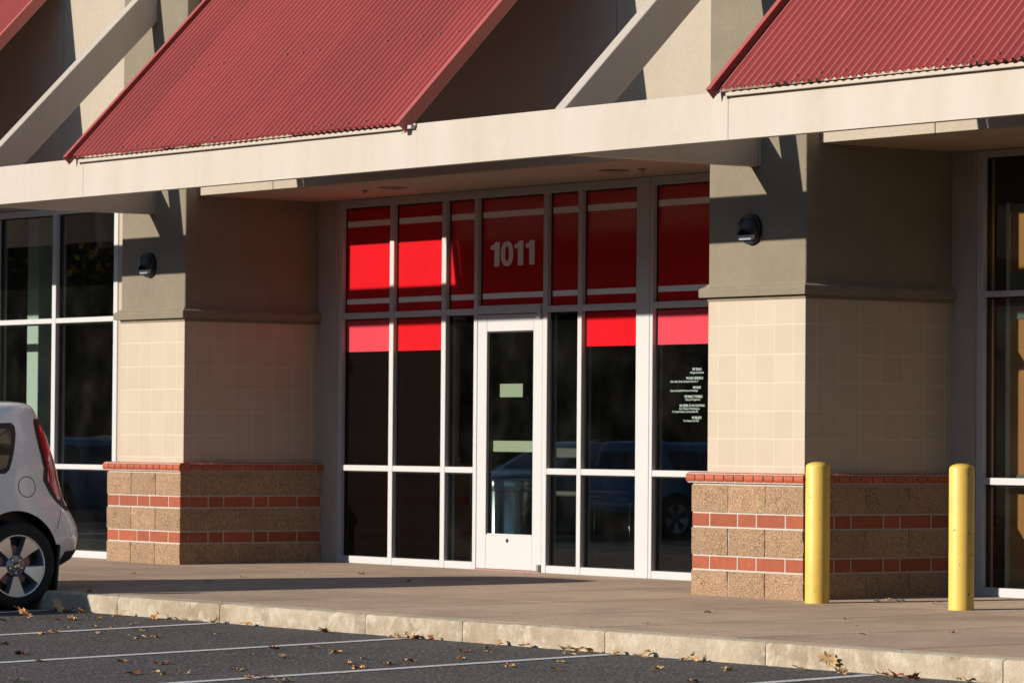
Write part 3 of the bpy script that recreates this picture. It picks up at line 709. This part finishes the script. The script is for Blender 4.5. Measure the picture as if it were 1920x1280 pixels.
# ------------------------------------------------------------------ car
ZTAB = [(0.19, .76, 1.52, -1.92), (0.25, .84, 1.66, -2.03), (0.29, .868, 1.84, -2.08), (0.34, .882, 1.93, -2.11), (0.40, .89, 1.975, -2.12), (0.50, .897, 2.00, -2.125), (0.58, .90, 1.985, -2.12),
        (0.66, .90, 1.945, -2.10), (0.72, .898, 1.90, -2.085), (0.78, .894, 1.865, -2.06), (0.85, .888, 1.845, -2.03), (0.93, .878, 1.825, -1.90), (0.985, .868, 1.81, -1.45), (1.02, .860, 1.80, -1.16),
        (1.10, .842, 1.78, -1.02), (1.20, .815, 1.75, -0.82), (1.28, .790, 1.725, -0.66), (1.36, .760, 1.70, -0.48), (1.41, .738, 1.685, -0.36), (1.445, .715, 1.672, -0.26), (1.470, .685, 1.655, -0.16), (1.490, .64, 1.62, -0.05), (1.503, .56, 1.54, 0.08), (1.511, .43, 1.36, 0.25), (1.514, .25, 1.0, 0.4)]
NEXP = 5.6
def ztab(z):
    z = max(ZTAB[0][0], min(ZTAB[-1][0], z))
    for a, b in zip(ZTAB[:-1], ZTAB[1:]):
        if z <= b[0]:
            t = (z - a[0]) / (b[0] - a[0]); return [a[i] + (b[i] - a[i]) * t for i in (1, 2, 3)]
def spow(c, p): return math.copysign(abs(c) ** p, c)
def csurf(th, z, off=0.0):
    hw, yr, yf = ztab(z); yc, Ln = (yr + yf) / 2, (yr - yf) / 2
    c, s = math.cos(th), math.sin(th)
    p = Vector((hw * spow(c, 2 / NEXP), yc + Ln * spow(s, 2 / NEXP), z))
    n = Vector((spow(c, 2 - 2 / NEXP) / hw, spow(s, 2 - 2 / NEXP) / Ln, 0)).normalized()
    return p + n * off
def th_of_y(y, z):
    hw, yr, yf = ztab(z); yc, Ln = (yr + yf) / 2, (yr - yf) / 2
    t = max(-1, min(1, (y - yc) / Ln)); return math.asin(spow(abs(t) ** (NEXP / 2), 1) * (1 if t >= 0 else -1))
def side_pt(y, z, off): return csurf(th_of_y(y, z), z, off)
def patch(name, rows, m, par, off=0.004, nc=14, mirror=False, by='y', thick=0.012):
    """rows: list of (z, left, right) along the car's side (y or theta values); interpolated into a smooth curved panel"""
    zs = []; 
    for (z0, a0, b0), (z1, a1, b1) in zip(rows[:-1], rows[1:]):
        k = max(1, int(abs(z1 - z0) / 0.02))
        for i in range(k): t = i / k; zs.append((z0 + (z1 - z0) * t, a0 + (a1 - a0) * t, b0 + (b1 - b0) * t))
    zs.append(rows[-1]); v = []; f = []
    for o in (off, off - thick):
        for z, a, b in zs:
            for i in range(nc + 1):
                u = a + (b - a) * i / nc
                p = csurf(u, z, o) if by == 'th' else side_pt(u, z, o)
                if mirror: p.x = -p.x
                v.append(p)
    n = nc + 1; o = len(zs) * n
    for r in range(len(zs) - 1):
        for i in range(nc):
            k = r * n + i; f.append((k, k + 1, k + n + 1, k + n))
    ring = [i for i in range(n)] + [r * n + nc for r in range(1, len(zs))] + [(len(zs) - 1) * n + i for i in range(nc - 1, -1, -1)] + [r * n for r in range(len(zs) - 2, 0, -1)]
    for a, b in zip(ring, ring[1:] + ring[:1]): f.append((a, b, b + o, a + o))
    me = fix(pydata(name, v, f, m, True)); me.set_sharp_from_angle(angle=R(50))
    ob = bpy.data.objects.new(name, me); COL.objects.link(ob); ob.parent = par; return ob
def strip(name, pts, w, m, par, off=0.0015, mirror=False):
    """thin line (panel gap) laid along points (y,z) of the side"""
    v = []; f = []
    for i, (y, z) in enumerate(pts):
        y0, z0 = pts[max(0, i - 1)]; y1, z1 = pts[min(len(pts) - 1, i + 1)]
        d = Vector((y1 - y0, z1 - z0)).normalized(); nrm = Vector((-d.y, d.x)) * w / 2
        for s in (1, -1):
            p = side_pt(y + nrm.x * s, z + nrm.y * s, off)
            if mirror: p.x = -p.x
            v.append(p)
    for i in range(len(pts) - 1): f.append((2 * i, 2 * i + 1, 2 * i + 3, 2 * i + 2))
    ob = bpy.data.objects.new(name, pydata(name, v, f, m)); COL.objects.link(ob); ob.parent = par; return ob
def child(name, me, par, loc=(0, 0, 0), rot=(0, 0, 0)):
    ob = bpy.data.objects.new(name, me); COL.objects.link(ob); ob.parent = par; ob.location = loc; ob.rotation_euler = rot; return ob
AX = 1.285; TR = 0.318
def make_car():
    root = thing('parked_car', 'white hatchback backed up to the kerb at the left edge', 'car')
    v, f = [], []; NT = 160
    ths = []
    for i in range(NT):
        t = i / NT * 4; q = int(t); u = t - q
        ths.append((q + (u + 0.12 * math.sin(2 * math.pi * u) / (2 * math.pi) * -1 + 0)) * math.pi / 2)
    for row in ZTAB:
        for t in ths: v.append(csurf(t, row[0]))
    for r in range(len(ZTAB) - 1):
        for i in range(NT): a, b = r * NT + i, r * NT + (i + 1) % NT; f.append((a, b, b + NT, a + NT))
    f.append(tuple(range(NT))[::-1]); f.append(tuple(range((len(ZTAB) - 1) * NT, len(ZTAB) * NT)))
    me = fix(pydata('body', v, f, M['car_white'], True))
    body = bpy.data.objects.new('body', me); COL.objects.link(body)
    # cut wheel wells
    cutters = []
    for s in (-1, 1):
        for y in (-AX, AX):
            c = bpy.data.objects.new('cut', fix(lathe([(0, -0.2), (0.385, -0.2), (0.385, 0.35), (0, 0.35)], M['car_black'], 64, axis='x', smooth=False)))
            COL.objects.link(c); c.location = (s * 0.86, y, TR + 0.012)
            md = body.modifiers.new('b', 'BOOLEAN'); md.operation = 'DIFFERENCE'; md.object = c; md.solver = 'EXACT'; cutters.append(c)
            if s < 0: c.rotation_euler = (0, 0, math.pi)
    bpy.context.view_layer.update()
    me2 = bpy.data.meshes.new_from_object(body.evaluated_get(bpy.context.evaluated_depsgraph_get()))
    body.modifiers.clear(); body.data = me2
    for p in me2.polygons:
        p.use_smooth = True
        c = p.center
        inwell = min(math.hypot(abs(c.y) - AX, c.z - TR - 0.012), 9) < 0.384 and abs(c.x) < 0.885
        if inwell or c.z < 0.2: p.material_index = 1
    me2.materials.clear(); me2.materials.append(M['car_white']); me2.materials.append(M['car_black'])
    for p in me2.polygons:
        c = p.center; p.material_index = 1 if ((min(math.hypot(c.y - AX, c.z - TR - 0.012), math.hypot(c.y + AX, c.z - TR - 0.012)) < 0.3848 and abs(c.x) < 0.93) or c.z < 0.195) else 0
    me2.set_sharp_from_angle(angle=R(35))
    for c in cutters: bpy.data.objects.remove(c)
    body.parent = root
    for mir in (False, True):
        # side glass
        w1 = patch('side_window', [(0.985, 0.78, 1.215), (1.01, 0.762, 1.250), (1.08, 0.758, 1.285), (1.17, 0.758, 1.320), (1.27, 0.760, 1.348), (1.325, 0.772, 1.350), (1.35, 0.80, 1.325)], M['car_black'], root, 0.003, mirror=mir)
        g = patch('window_glass', [(1.015, 0.795, 1.205), (1.04, 0.785, 1.232), (1.10, 0.782, 1.256), (1.19, 0.782, 1.288), (1.275, 0.785, 1.310), (1.31, 0.80, 1.306)], M['car_glass'], w1, 0.0055, mirror=mir)
        patch('side_window', [(0.98, -0.35, 0.70), (1.10, -0.36, 0.725), (1.22, -0.20, 0.728), (1.33, 0.02, 0.728), (1.35, 0.05, 0.70)], M['car_glass'], root, 0.003, mirror=mir)
        patch('side_window', [(0.97, -1.02, -0.42), (1.05, -0.93, -0.42), (1.20, -0.66, -0.36), (1.30, -0.46, -0.28)], M['car_glass'], root, 0.003, mirror=mir)
        # tail lamp wraps the rear corner
        tl = patch('tail_light', [(0.70, 0.98, 1.20), (0.75, 0.88, 1.28), (0.82, 0.79, 1.29), (0.92, 0.715, 1.27), (1.04, 0.675, 1.24), (1.16, 0.665, 1.20), (1.27, 0.675, 1.15), (1.35, 0.70, 1.05), (1.375, 0.74, 0.95)], M['car_black'], root, 0.006, mirror=mir, by='th', nc=18)
        patch('red_lens', [(0.785, 0.89, 1.12), (0.85, 0.825, 1.13), (0.93, 0.775, 1.12), (1.04, 0.735, 1.09), (1.16, 0.72, 1.06), (1.27, 0.725, 1.02), (1.325, 0.745, 0.95)], M['tail_red'], tl, 0.010, mirror=mir, by='th', nc=14)
        patch('clear_lens', [(0.735, 1.02, 1.20), (0.785, 1.10, 1.24), (0.85, 1.165, 1.25), (0.95, 1.16, 1.22), (1.1, 1.115, 1.16)], M['tail_clear'], tl, 0.011, mirror=mir, by='th', nc=6)
        patch('head_light', [(0.70, -1.02, -1.25), (0.80, -0.93, -1.28), (0.88, -0.95, -1.2)], M['headlight'], root, 0.005, mirror=mir, by='th', nc=12)
        patch('bumper_skirt', [(0.285, 0.80, 1.5707), (0.34, 0.80, 1.5707), (0.405, 0.80, 1.5707)], M['car_black'], root, 0.008, mirror=mir, by='th', nc=22)
        strip('panel_gap', [(1.655, 0.575), (1.675, 0.62), (1.70, 0.665), (1.715, 0.70)], 0.006, M['seam'], root, mirror=mir)
        strip('panel_gap', [(0.75, 0.30), (0.75, 0.36), (0.80, 0.52), (0.98, 0.66), (1.06, 0.72), (1.09, 0.79), (1.085, 0.87), (1.06, 0.95), (1.01, 0.995)], 0.007, M['seam'], root, mirror=mir)
        strip('panel_gap', [(-0.38, 0.22), (-0.38, 0.6), (-0.36, 0.95)], 0.006, M['seam'], root, mirror=mir)
        if not mir:
            cy, cz = 1.40, 0.885
            strip('fuel_flap', [(cy + 0.078 * math.cos(a), cz + 0.074 * math.sin(a)) for a in [2 * math.pi * k / 32 for k in range(33)]], 0.006, M['seam'], root)
    patch('rear_window', [(1.00, 1.36, 1.7816), (1.18, 1.35, 1.7916), (1.34, 1.33, 1.8116)], M['car_glass'], root, 0.004, by='th', nc=24)
    patch('windscreen', [(1.05, -1.40, -1.7416), (1.2, -1.36, -1.7816), (1.40, -1.30, -1.8416)], M['car_glass'], root, 0.004, by='th', nc=24)
    for s in (-1, 1):
        bm = bmesh.new(); add_box(bm, s * 0.56 - 0.02, s * 0.56 + 0.02, -0.1, 1.28, 1.495, 1.530); bmesh.ops.bevel(bm, geom=bm.edges[:], offset=0.012, segments=2, affect='EDGES'); child('roof_rail', bm_mesh('roof_rail', bm, M['car_black'], True), root)
        # mud flap behind the rear wheel
        bm = bmesh.new(); add_box(bm, s * 0.83 - 0.06, s * 0.83 + 0.06, AX + 0.335, AX + 0.36, 0.13, 0.46); bmesh.ops.bevel(bm, geom=bm.edges[:], offset=0.01, segments=1, affect='EDGES')
        for p in bm.verts: p.co.y += (0.36 - p.co.z) * -0.10
        child('mud_flap', bm_mesh('mud_flap', bm, M['car_black']), root)
        bm = bmesh.new(); add_box(bm, s * 0.99 - 0.09, s * 0.99 + 0.09, -0.80, -0.68, 0.97, 1.10); bmesh.ops.bevel(bm, geom=bm.edges[:], offset=0.03, segments=2, affect='EDGES'); child('door_mirror', bm_mesh('door_mirror', bm, M['car_white'], True), root)
    # wheels
    tyre = lathe([(0.222, -0.10), (0.27, -0.108), (0.300, -0.100), (TR, -0.075), (TR, 0.075), (0.300, 0.100), (0.27, 0.108), (0.222, 0.098)], M['tyre'], 56, 'tyre', 'x')
    barrel = lathe([(0.222, 0.100), (0.228, 0.094), (0.214, 0.090), (0.205, 0.060), (0.195, -0.02), (0.195, -0.09)], M['rim_dark'], 56, 'barrel', 'x')
    lip = lathe([(0.2265, 0.0955), (0.2245, 0.101), (0.2175, 0.0995), (0.2130, 0.0900)], M['rim'], 56, 'rim_lip', 'x')
    back = lathe([(0.0, 0.0), (0.196, -0.005)], M['car_black'], 40, 'brake_backing', 'x')
    disc = lathe([(0.0, 0.022), (0.145, 0.022), (0.145, 0.008)], M['screw'], 40, 'brake_disc', 'x')
    hub = lathe([(0.0, 0.078), (0.036, 0.078), (0.040, 0.074), (0.075, 0.066), (0.080, 0.03)], M['rim_dark'], 30, 'hub', 'x')
    cap_ = lathe([(0.0, 0.0835), (0.026, 0.0825), (0.029, 0.078)], M['lamp_black'], 24, 'centre_cap', 'x')
    def spoke():
        # outline in (radius, tangential) with the machined face raised over sloping sides
        out = [(0.078, 0.020), (0.112, 0.030), (0.160, 0.048), (0.214, 0.070)]
        v = []; f = []
        for (r, w), x in zip(out, (0.074, 0.080, 0.088, 0.094)): v += [(x, w, r), (x, -w, r)]
        for (r, w) in out: v += [(0.035, w + 0.012, r), (0.035, -w - 0.012, r)]
        for i in range(3):
            f.append((2 * i, 2 * i + 1, 2 * i + 3, 2 * i + 2)); f.append((2 * i, 2 * i + 2, 8 + 2 * i + 2, 8 + 2 * i)); f.append((2 * i + 1, 8 + 2 * i + 1, 8 + 2 * i + 3, 2 * i + 3))
        me = bpy.data.meshes.new('spoke'); me.from_pydata(v, [], f); fix(me); me.materials.append(M['rim']); me.materials.append(M['rim_dark'])
        for i, p in enumerate(me.polygons): p.material_index = 0 if i % 3 == 0 else 1
        return me
    sp_ = spoke(); nut = lathe([(0.0, 0.078), (0.009, 0.077), (0.010, 0.060)], M['rim'], 8, 'lug_nut', 'x'); nutwell = lathe([(0.0, 0.0705), (0.017, 0.0705), (0.017, 0.06)], M['car_black'], 12, 'nut_well', 'x')
    kia = text_mesh('KIA', 0.030, M['chrome'], 0.0006, align='CENTER')
    for p in kia.vertices: p.co = (0.0842 + p.co.z, p.co.x, p.co.y - 0.010)
    for s in (1, -1):
        for y in (AX, -AX):
            w = child('wheel', tyre, root, (s * 0.80, y, TR), (0, 0, 0 if s > 0 else math.pi))
            rot0 = R(178)
            for me, nm in ((barrel, 'barrel'), (lip, 'rim_lip'), (back, 'brake_backing'), (disc, 'brake_disc'), (hub, 'hub'), (cap_, 'centre_cap')): child(nm, me, w)
            child('emblem', kia, w, (0, 0, 0), (R(195), 0, 0))
            for k in range(5):
                child('spoke', sp_, w, (0, 0, 0), (rot0 + k * 2 * math.pi / 5, 0, 0))
                a = rot0 + (k + 0.0) * 2 * math.pi / 5
                child('lug_nut', nut, w, (0, -0.052 * math.sin(a), 0.052 * math.cos(a))); child('nut_well', nutwell, w, (0, -0.052 * math.sin(a), 0.052 * math.cos(a)))
    return root
car = make_car()
car.location = (-5.135, -5.085, az(-5.085)); car.rotation_euler = (math.atan(0.025), 0, 0)
def copy_tree(o, parent=None):
    c = o.copy(); COL.objects.link(c); c.parent = parent
    for chd in list(o.children): copy_tree(chd, c)
    return c
def paint(root, m):
    for o in root.children_recursive:
        for i, s in enumerate(o.material_slots):
            if s.material == M['car_white']: s.link = 'OBJECT'; s.material = m
for (x, y, rz, m, lab) in ((-27.2, -18.5, 0.0, 'car_blue', 'dark blue hatchback across the car park, mirrored in the pane with white lettering'),
                           (-30.3, -18.3, math.pi, 'car_grey', 'dark grey hatchback across the car park, mirrored right of the door'),
                           (-41.5, -18.4, 0.0, 'car_blue', 'dark blue hatchback across the car park, mirrored in the leftmost windows')):
    c = copy_tree(car); c.location = (x, y, az(y)); c.rotation_euler = (0, 0, rz); c['label'] = lab; paint(c, M[m])

# ------------------------------------------------------------------ trees across the car park (seen mirrored in the glass)
def make_tree():
    root = thing('tree', 'autumn tree across the car park, mirrored dimly in the dark windows', 'tree', (0, 0, 0), 'trees across the car park')
    bm = bmesh.new(); limbs = [((0, 0, 0), (0.1, 0.05, 3.0), 0.24, 0.16)]
    rnd = random.Random(3)
    for k in range(11):
        a = k * 2.4; z0 = 2.0 + 0.32 * k; L_ = 3.2 - 0.14 * k
        limbs.append(((0.1, 0.05, min(z0, 4.8)), (L_ * math.cos(a), L_ * math.sin(a), z0 + 1.4 + 0.15 * k), 0.085, 0.02))
    limbs.append(((0.1, 0.05, 3.0), (0.1, 0.2, 7.2), 0.16, 0.03))
    v, f = [], []
    for p, q, r0, r1 in limbs:
        p, q = Vector(p), Vector(q); d = (q - p).normalized(); a = d.orthogonal().normalized(); b = d.cross(a); o = len(v)
        for t, r in ((0, r0), (1, r1)):
            for s in range(6): v.append(p.lerp(q, t) + (a * math.cos(s * math.pi / 3) + b * math.sin(s * math.pi / 3)) * r)
        for s in range(6): f.append((o + s, o + (s + 1) % 6, o + 6 + (s + 1) % 6, o + 6 + s))
    child('trunk', pydata('trunk', v, f, M['bark'], True), root)
    bm.free(); v, f = [], []
    clumps = [(Vector((rnd.gauss(0, 1.5), rnd.gauss(0, 1.5), rnd.uniform(1.4, 7.4))), rnd.uniform(0.5, 1.1)) for _ in range(70)]
    for c, r in clumps:
        for _ in range(90):
            p = c + Vector((rnd.gauss(0, .5), rnd.gauss(0, .5), rnd.gauss(0, .4))) * r; s = rnd.uniform(0.10, 0.19)
            n = Vector((rnd.uniform(-1, 1), rnd.uniform(-1, 1), rnd.uniform(-1, 1))).normalized(); a = n.orthogonal().normalized() * s; b = n.cross(a) * 0.7; o = len(v)
            v += [p - a, p - b * 0.8, p + a, p + b]; f.append((o, o + 1, o + 2, o + 3))
    child('crown', pydata('crown', v, f, M['foliage']), root)
    return root
tr0 = make_tree(); rnd = random.Random(11)
for k in range(13):
    t = tr0 if k == 0 else copy_tree(tr0)
    x = -92 + 5.6 * k + rnd.uniform(-1, 1); y = -40 + rnd.uniform(-3, 3) - (k % 2) * 6
    t.location = (x, y, az(y)); t.rotation_euler = (0, 0, rnd.uniform(0, 6)); s = rnd.uniform(0.80, 1.0); t.scale = (s, s, s)

# dense wood added behind the trees, raised and extended to block bright low sky
rnd = random.Random(21); v, f = [], []
for k in range(60000):
    x = rnd.uniform(-130, 120); top = 10.4 + 1.8 * noise.noise(Vector((x * 0.16, 0, 0))) + 0.8 * noise.noise(Vector((x * 0.6, 4, 0)))
    p = Vector((x, rnd.uniform(-58, -51), -0.5 + (top + 0.5) * rnd.random() ** 0.8)); s_ = rnd.uniform(0.35, 0.65)
    n = Vector((rnd.uniform(-1, 1), rnd.uniform(-1, 1), rnd.uniform(-1, 1))).normalized(); a = n.orthogonal().normalized() * s_; b = n.cross(a); o = len(v)
    v += [p - a, p - b * 0.8, p + a, p + b]; f.append((o, o + 1, o + 2, o + 3))
tag(link('woodland', pydata('woodland', v, f, M['foliage'])), 'dark mass of woodland behind the car park, mirrored in the windows, raised to block low sky', 'woodland', kind='stuff')

# ------------------------------------------------------------------ fallen leaves
def leaf_mesh(seed, m, lobes=7, curl=0.5):
    rnd = random.Random(seed); v = []; f = []; n = lobes * 4
    rings = [0.0, 0.45, 1.0]
    v.append((0, 0, 0))
    def outline(i):
        t = i / n; a = 2 * math.pi * t
        lob = 0.5 + 0.5 * math.cos(a * lobes + math.pi * 0)
        r = 0.5 * (0.60 + 0.40 * lob) * (0.80 + 0.2 * rnd.random())
        return r * math.cos(a) * 1.25, r * math.sin(a) * 0.62
    ol = [outline(i) for i in range(n)]
    for k in (0.5, 1.0):
        for x, y in ol:
            z = curl * (0.55 * (y * k) ** 2 + 0.35 * (x * k) ** 2) + 0.10 * curl * math.sin(9 * x * k + seed) * k + rnd.uniform(-0.02, 0.03) * k
            v.append((x * k, y * k, z))
    for i in range(n):
        j = (i + 1) % n; f.append((0, 1 + i, 1 + j)); f.append((1 + i, 1 + n + i, 1 + n + j, 1 + j))
    o = len(v)   # stalk
    v += [(-0.52, 0.012, 0.02), (-0.52, -0.012, 0.02), (-0.86, -0.008, 0.07), (-0.86, 0.008, 0.07)]; f.append((o, o + 1, o + 2, o + 3))
    return pydata('leaf', v, f, m, False)
LEAF = [leaf_mesh(s, M[mm], lb, cu) for s, mm, lb, cu in ((1, 'leaf', 7, 0.6), (2, 'leaf', 9, 1.0), (3, 'leaf_pale', 7, 0.5), (4, 'leaf_pale', 9, 0.8), (5, 'leaf_rust', 7, 0.7), (6, 'leaf_pale', 8, 1.1))]
COLW = ['brown', 'brown', 'tan', 'tan', 'rust red', 'tan']
LOT = [(-2.9, -4.24), (-2.85, -4.16), (-2.75, -4.01), (-2.96, -3.72), (-2.08, -4.64), (-2.08, -4.45), (-1.92, -4.42), (-2.1, -4.13), (-2.5, -3.71), (-2.21, -3.72), (-2.14, -3.70), (-1.9, -3.74), (-1.79, -3.68), (-1.39, -3.68), (-1.65, -5.1), (-1.75, -4.95), (-1.42, -4.82), (-1.43, -4.46), (-0.87, -4.85), (-0.83, -4.74), (-0.76, -4.33), (-0.96, -5.77), (-0.09, -6.13), (0.52, -6.36), (0.91, -6.03), (1.23, -5.97), (0.97, -5.17), (0.65, -4.8), (1.33, -5.19), (0.76, -4.59), (1.21, -4.74), (1.8, -6.49), (1.9, -6.38), (2.01, -6.29), (2.0, -5.93), (2.53, -6.2), (2.56, -6.13), (2.85, -6.19), (1.78, -7.22), (-0.45, -3.69), (-0.36, -3.76), (-3.17, -4.53), (-3.54, -3.68), (-3.69, -3.70), (-3.87, -3.68), (-3.47, -3.72), (0.34, -3.69), (0.43, -3.70), (0.53, -3.68), (0.62, -3.70), (0.72, -3.68), (1.69, -4.14), (1.62, -3.93), (1.89, -4.1), (2.19, -4.52), (2.01, -5.19), (2.37, -5.36), (1.77, -4.92), (2.88, -4.68), (2.81, -4.27), (3.29, -4.66), (2.36, -3.86), (1.42, -3.67), (1.67, -3.67), (2.09, -3.67), (2.2, -3.68), (2.3, -3.67), (2.99, -3.78), (2.58, -3.68), (2.82, -3.68), (3.64, -4.23), (2.2, -5.05), (2.11, -4.84), (3.33, -3.70), (3.96, -4.0), (4.25, -3.73), (4.66, -3.78), (4.95, -3.73), (5.03, -3.76), (4.99, -3.68), (5.48, -3.68), (5.58, -3.70), (3.24, -3.68), (4.46, -4.65), (5.23, -3.78)]
WALK = [(-6.55, -1.43), (-4.91, -1.76), (-5.46, -1.09), (-5.95, -0.16), (-3.88, -3.42), (-5.55, 0.11), (-4.76, 1.19), (-4.12, -0.43), (1.93, -2.93), (1.01, -1.67), (2.19, -1.54), (2.8, -2.01), (3.57, -2.63), (3.7, -2.06), (0.47, 0.27), (0.30, 0.53), (0.49, 0.46), (0.94, 0.39)]
rnd = random.Random(5)
def put_leaf(x, y, z, size, label, group, tilt=0.15, me=None, rot=None):
    o = link('fallen_leaf', me or rnd.choice(LEAF), None, (x, y, z), rot or (rnd.uniform(-tilt, tilt), rnd.uniform(-tilt, tilt), rnd.uniform(0, 6.28)))
    o.scale = (size, size, size); tag(o, label, 'leaf', group)
BAYS = [(-1.8, 'in the bay next to the white car'), (0.44, 'in the second bay from the white car'), (2.52, 'in the third bay from the white car'), (4.79, 'in the fourth bay from the white car'), (99, 'in the fifth bay from the white car')]
for x, y in LOT:
    near = y > -3.8; li = rnd.randrange(6); bay = next(t for lim, t in BAYS if x < lim)
    s = rnd.uniform(0.062, 0.116)
    if near: put_leaf(x, y, az(y) + 0.018, s * 1.1, 'dry %s leaf drifted against the kerb %s' % (COLW[li], bay), 'leaves along the kerb', 0.4, LEAF[li])
    else: put_leaf(x, y, az(y) + 0.008, s * 1.1, 'dry %s leaf on the asphalt %s' % (COLW[li], bay), 'leaves on the asphalt', 0.12, LEAF[li])
for x, y in WALK: put_leaf(x, y, gz(y) + 0.007, rnd.uniform(0.05, 0.11), 'dry leaf lying on the concrete sidewalk', 'leaves on the sidewalk', 0.25)
put_leaf(4.40, -3.635, az(-3.63) + 0.065, 0.145, 'pale leaf standing upright against the kerb right of the bollards', None, me=LEAF[3], rot=(R(72), R(20), R(20)))
put_leaf(-3.66, -3.80, az(-3.8) + 0.055, 0.125, 'pale leaf standing on edge beside the rear car tyre', None, me=LEAF[2], rot=(R(75), R(60), R(35)))
put_leaf(-3.23, -4.32, az(-4.32) + 0.045, 0.11, 'orange brown curled leaf standing on the asphalt near the car', None, me=LEAF[1], rot=(R(60), R(30), R(50)))
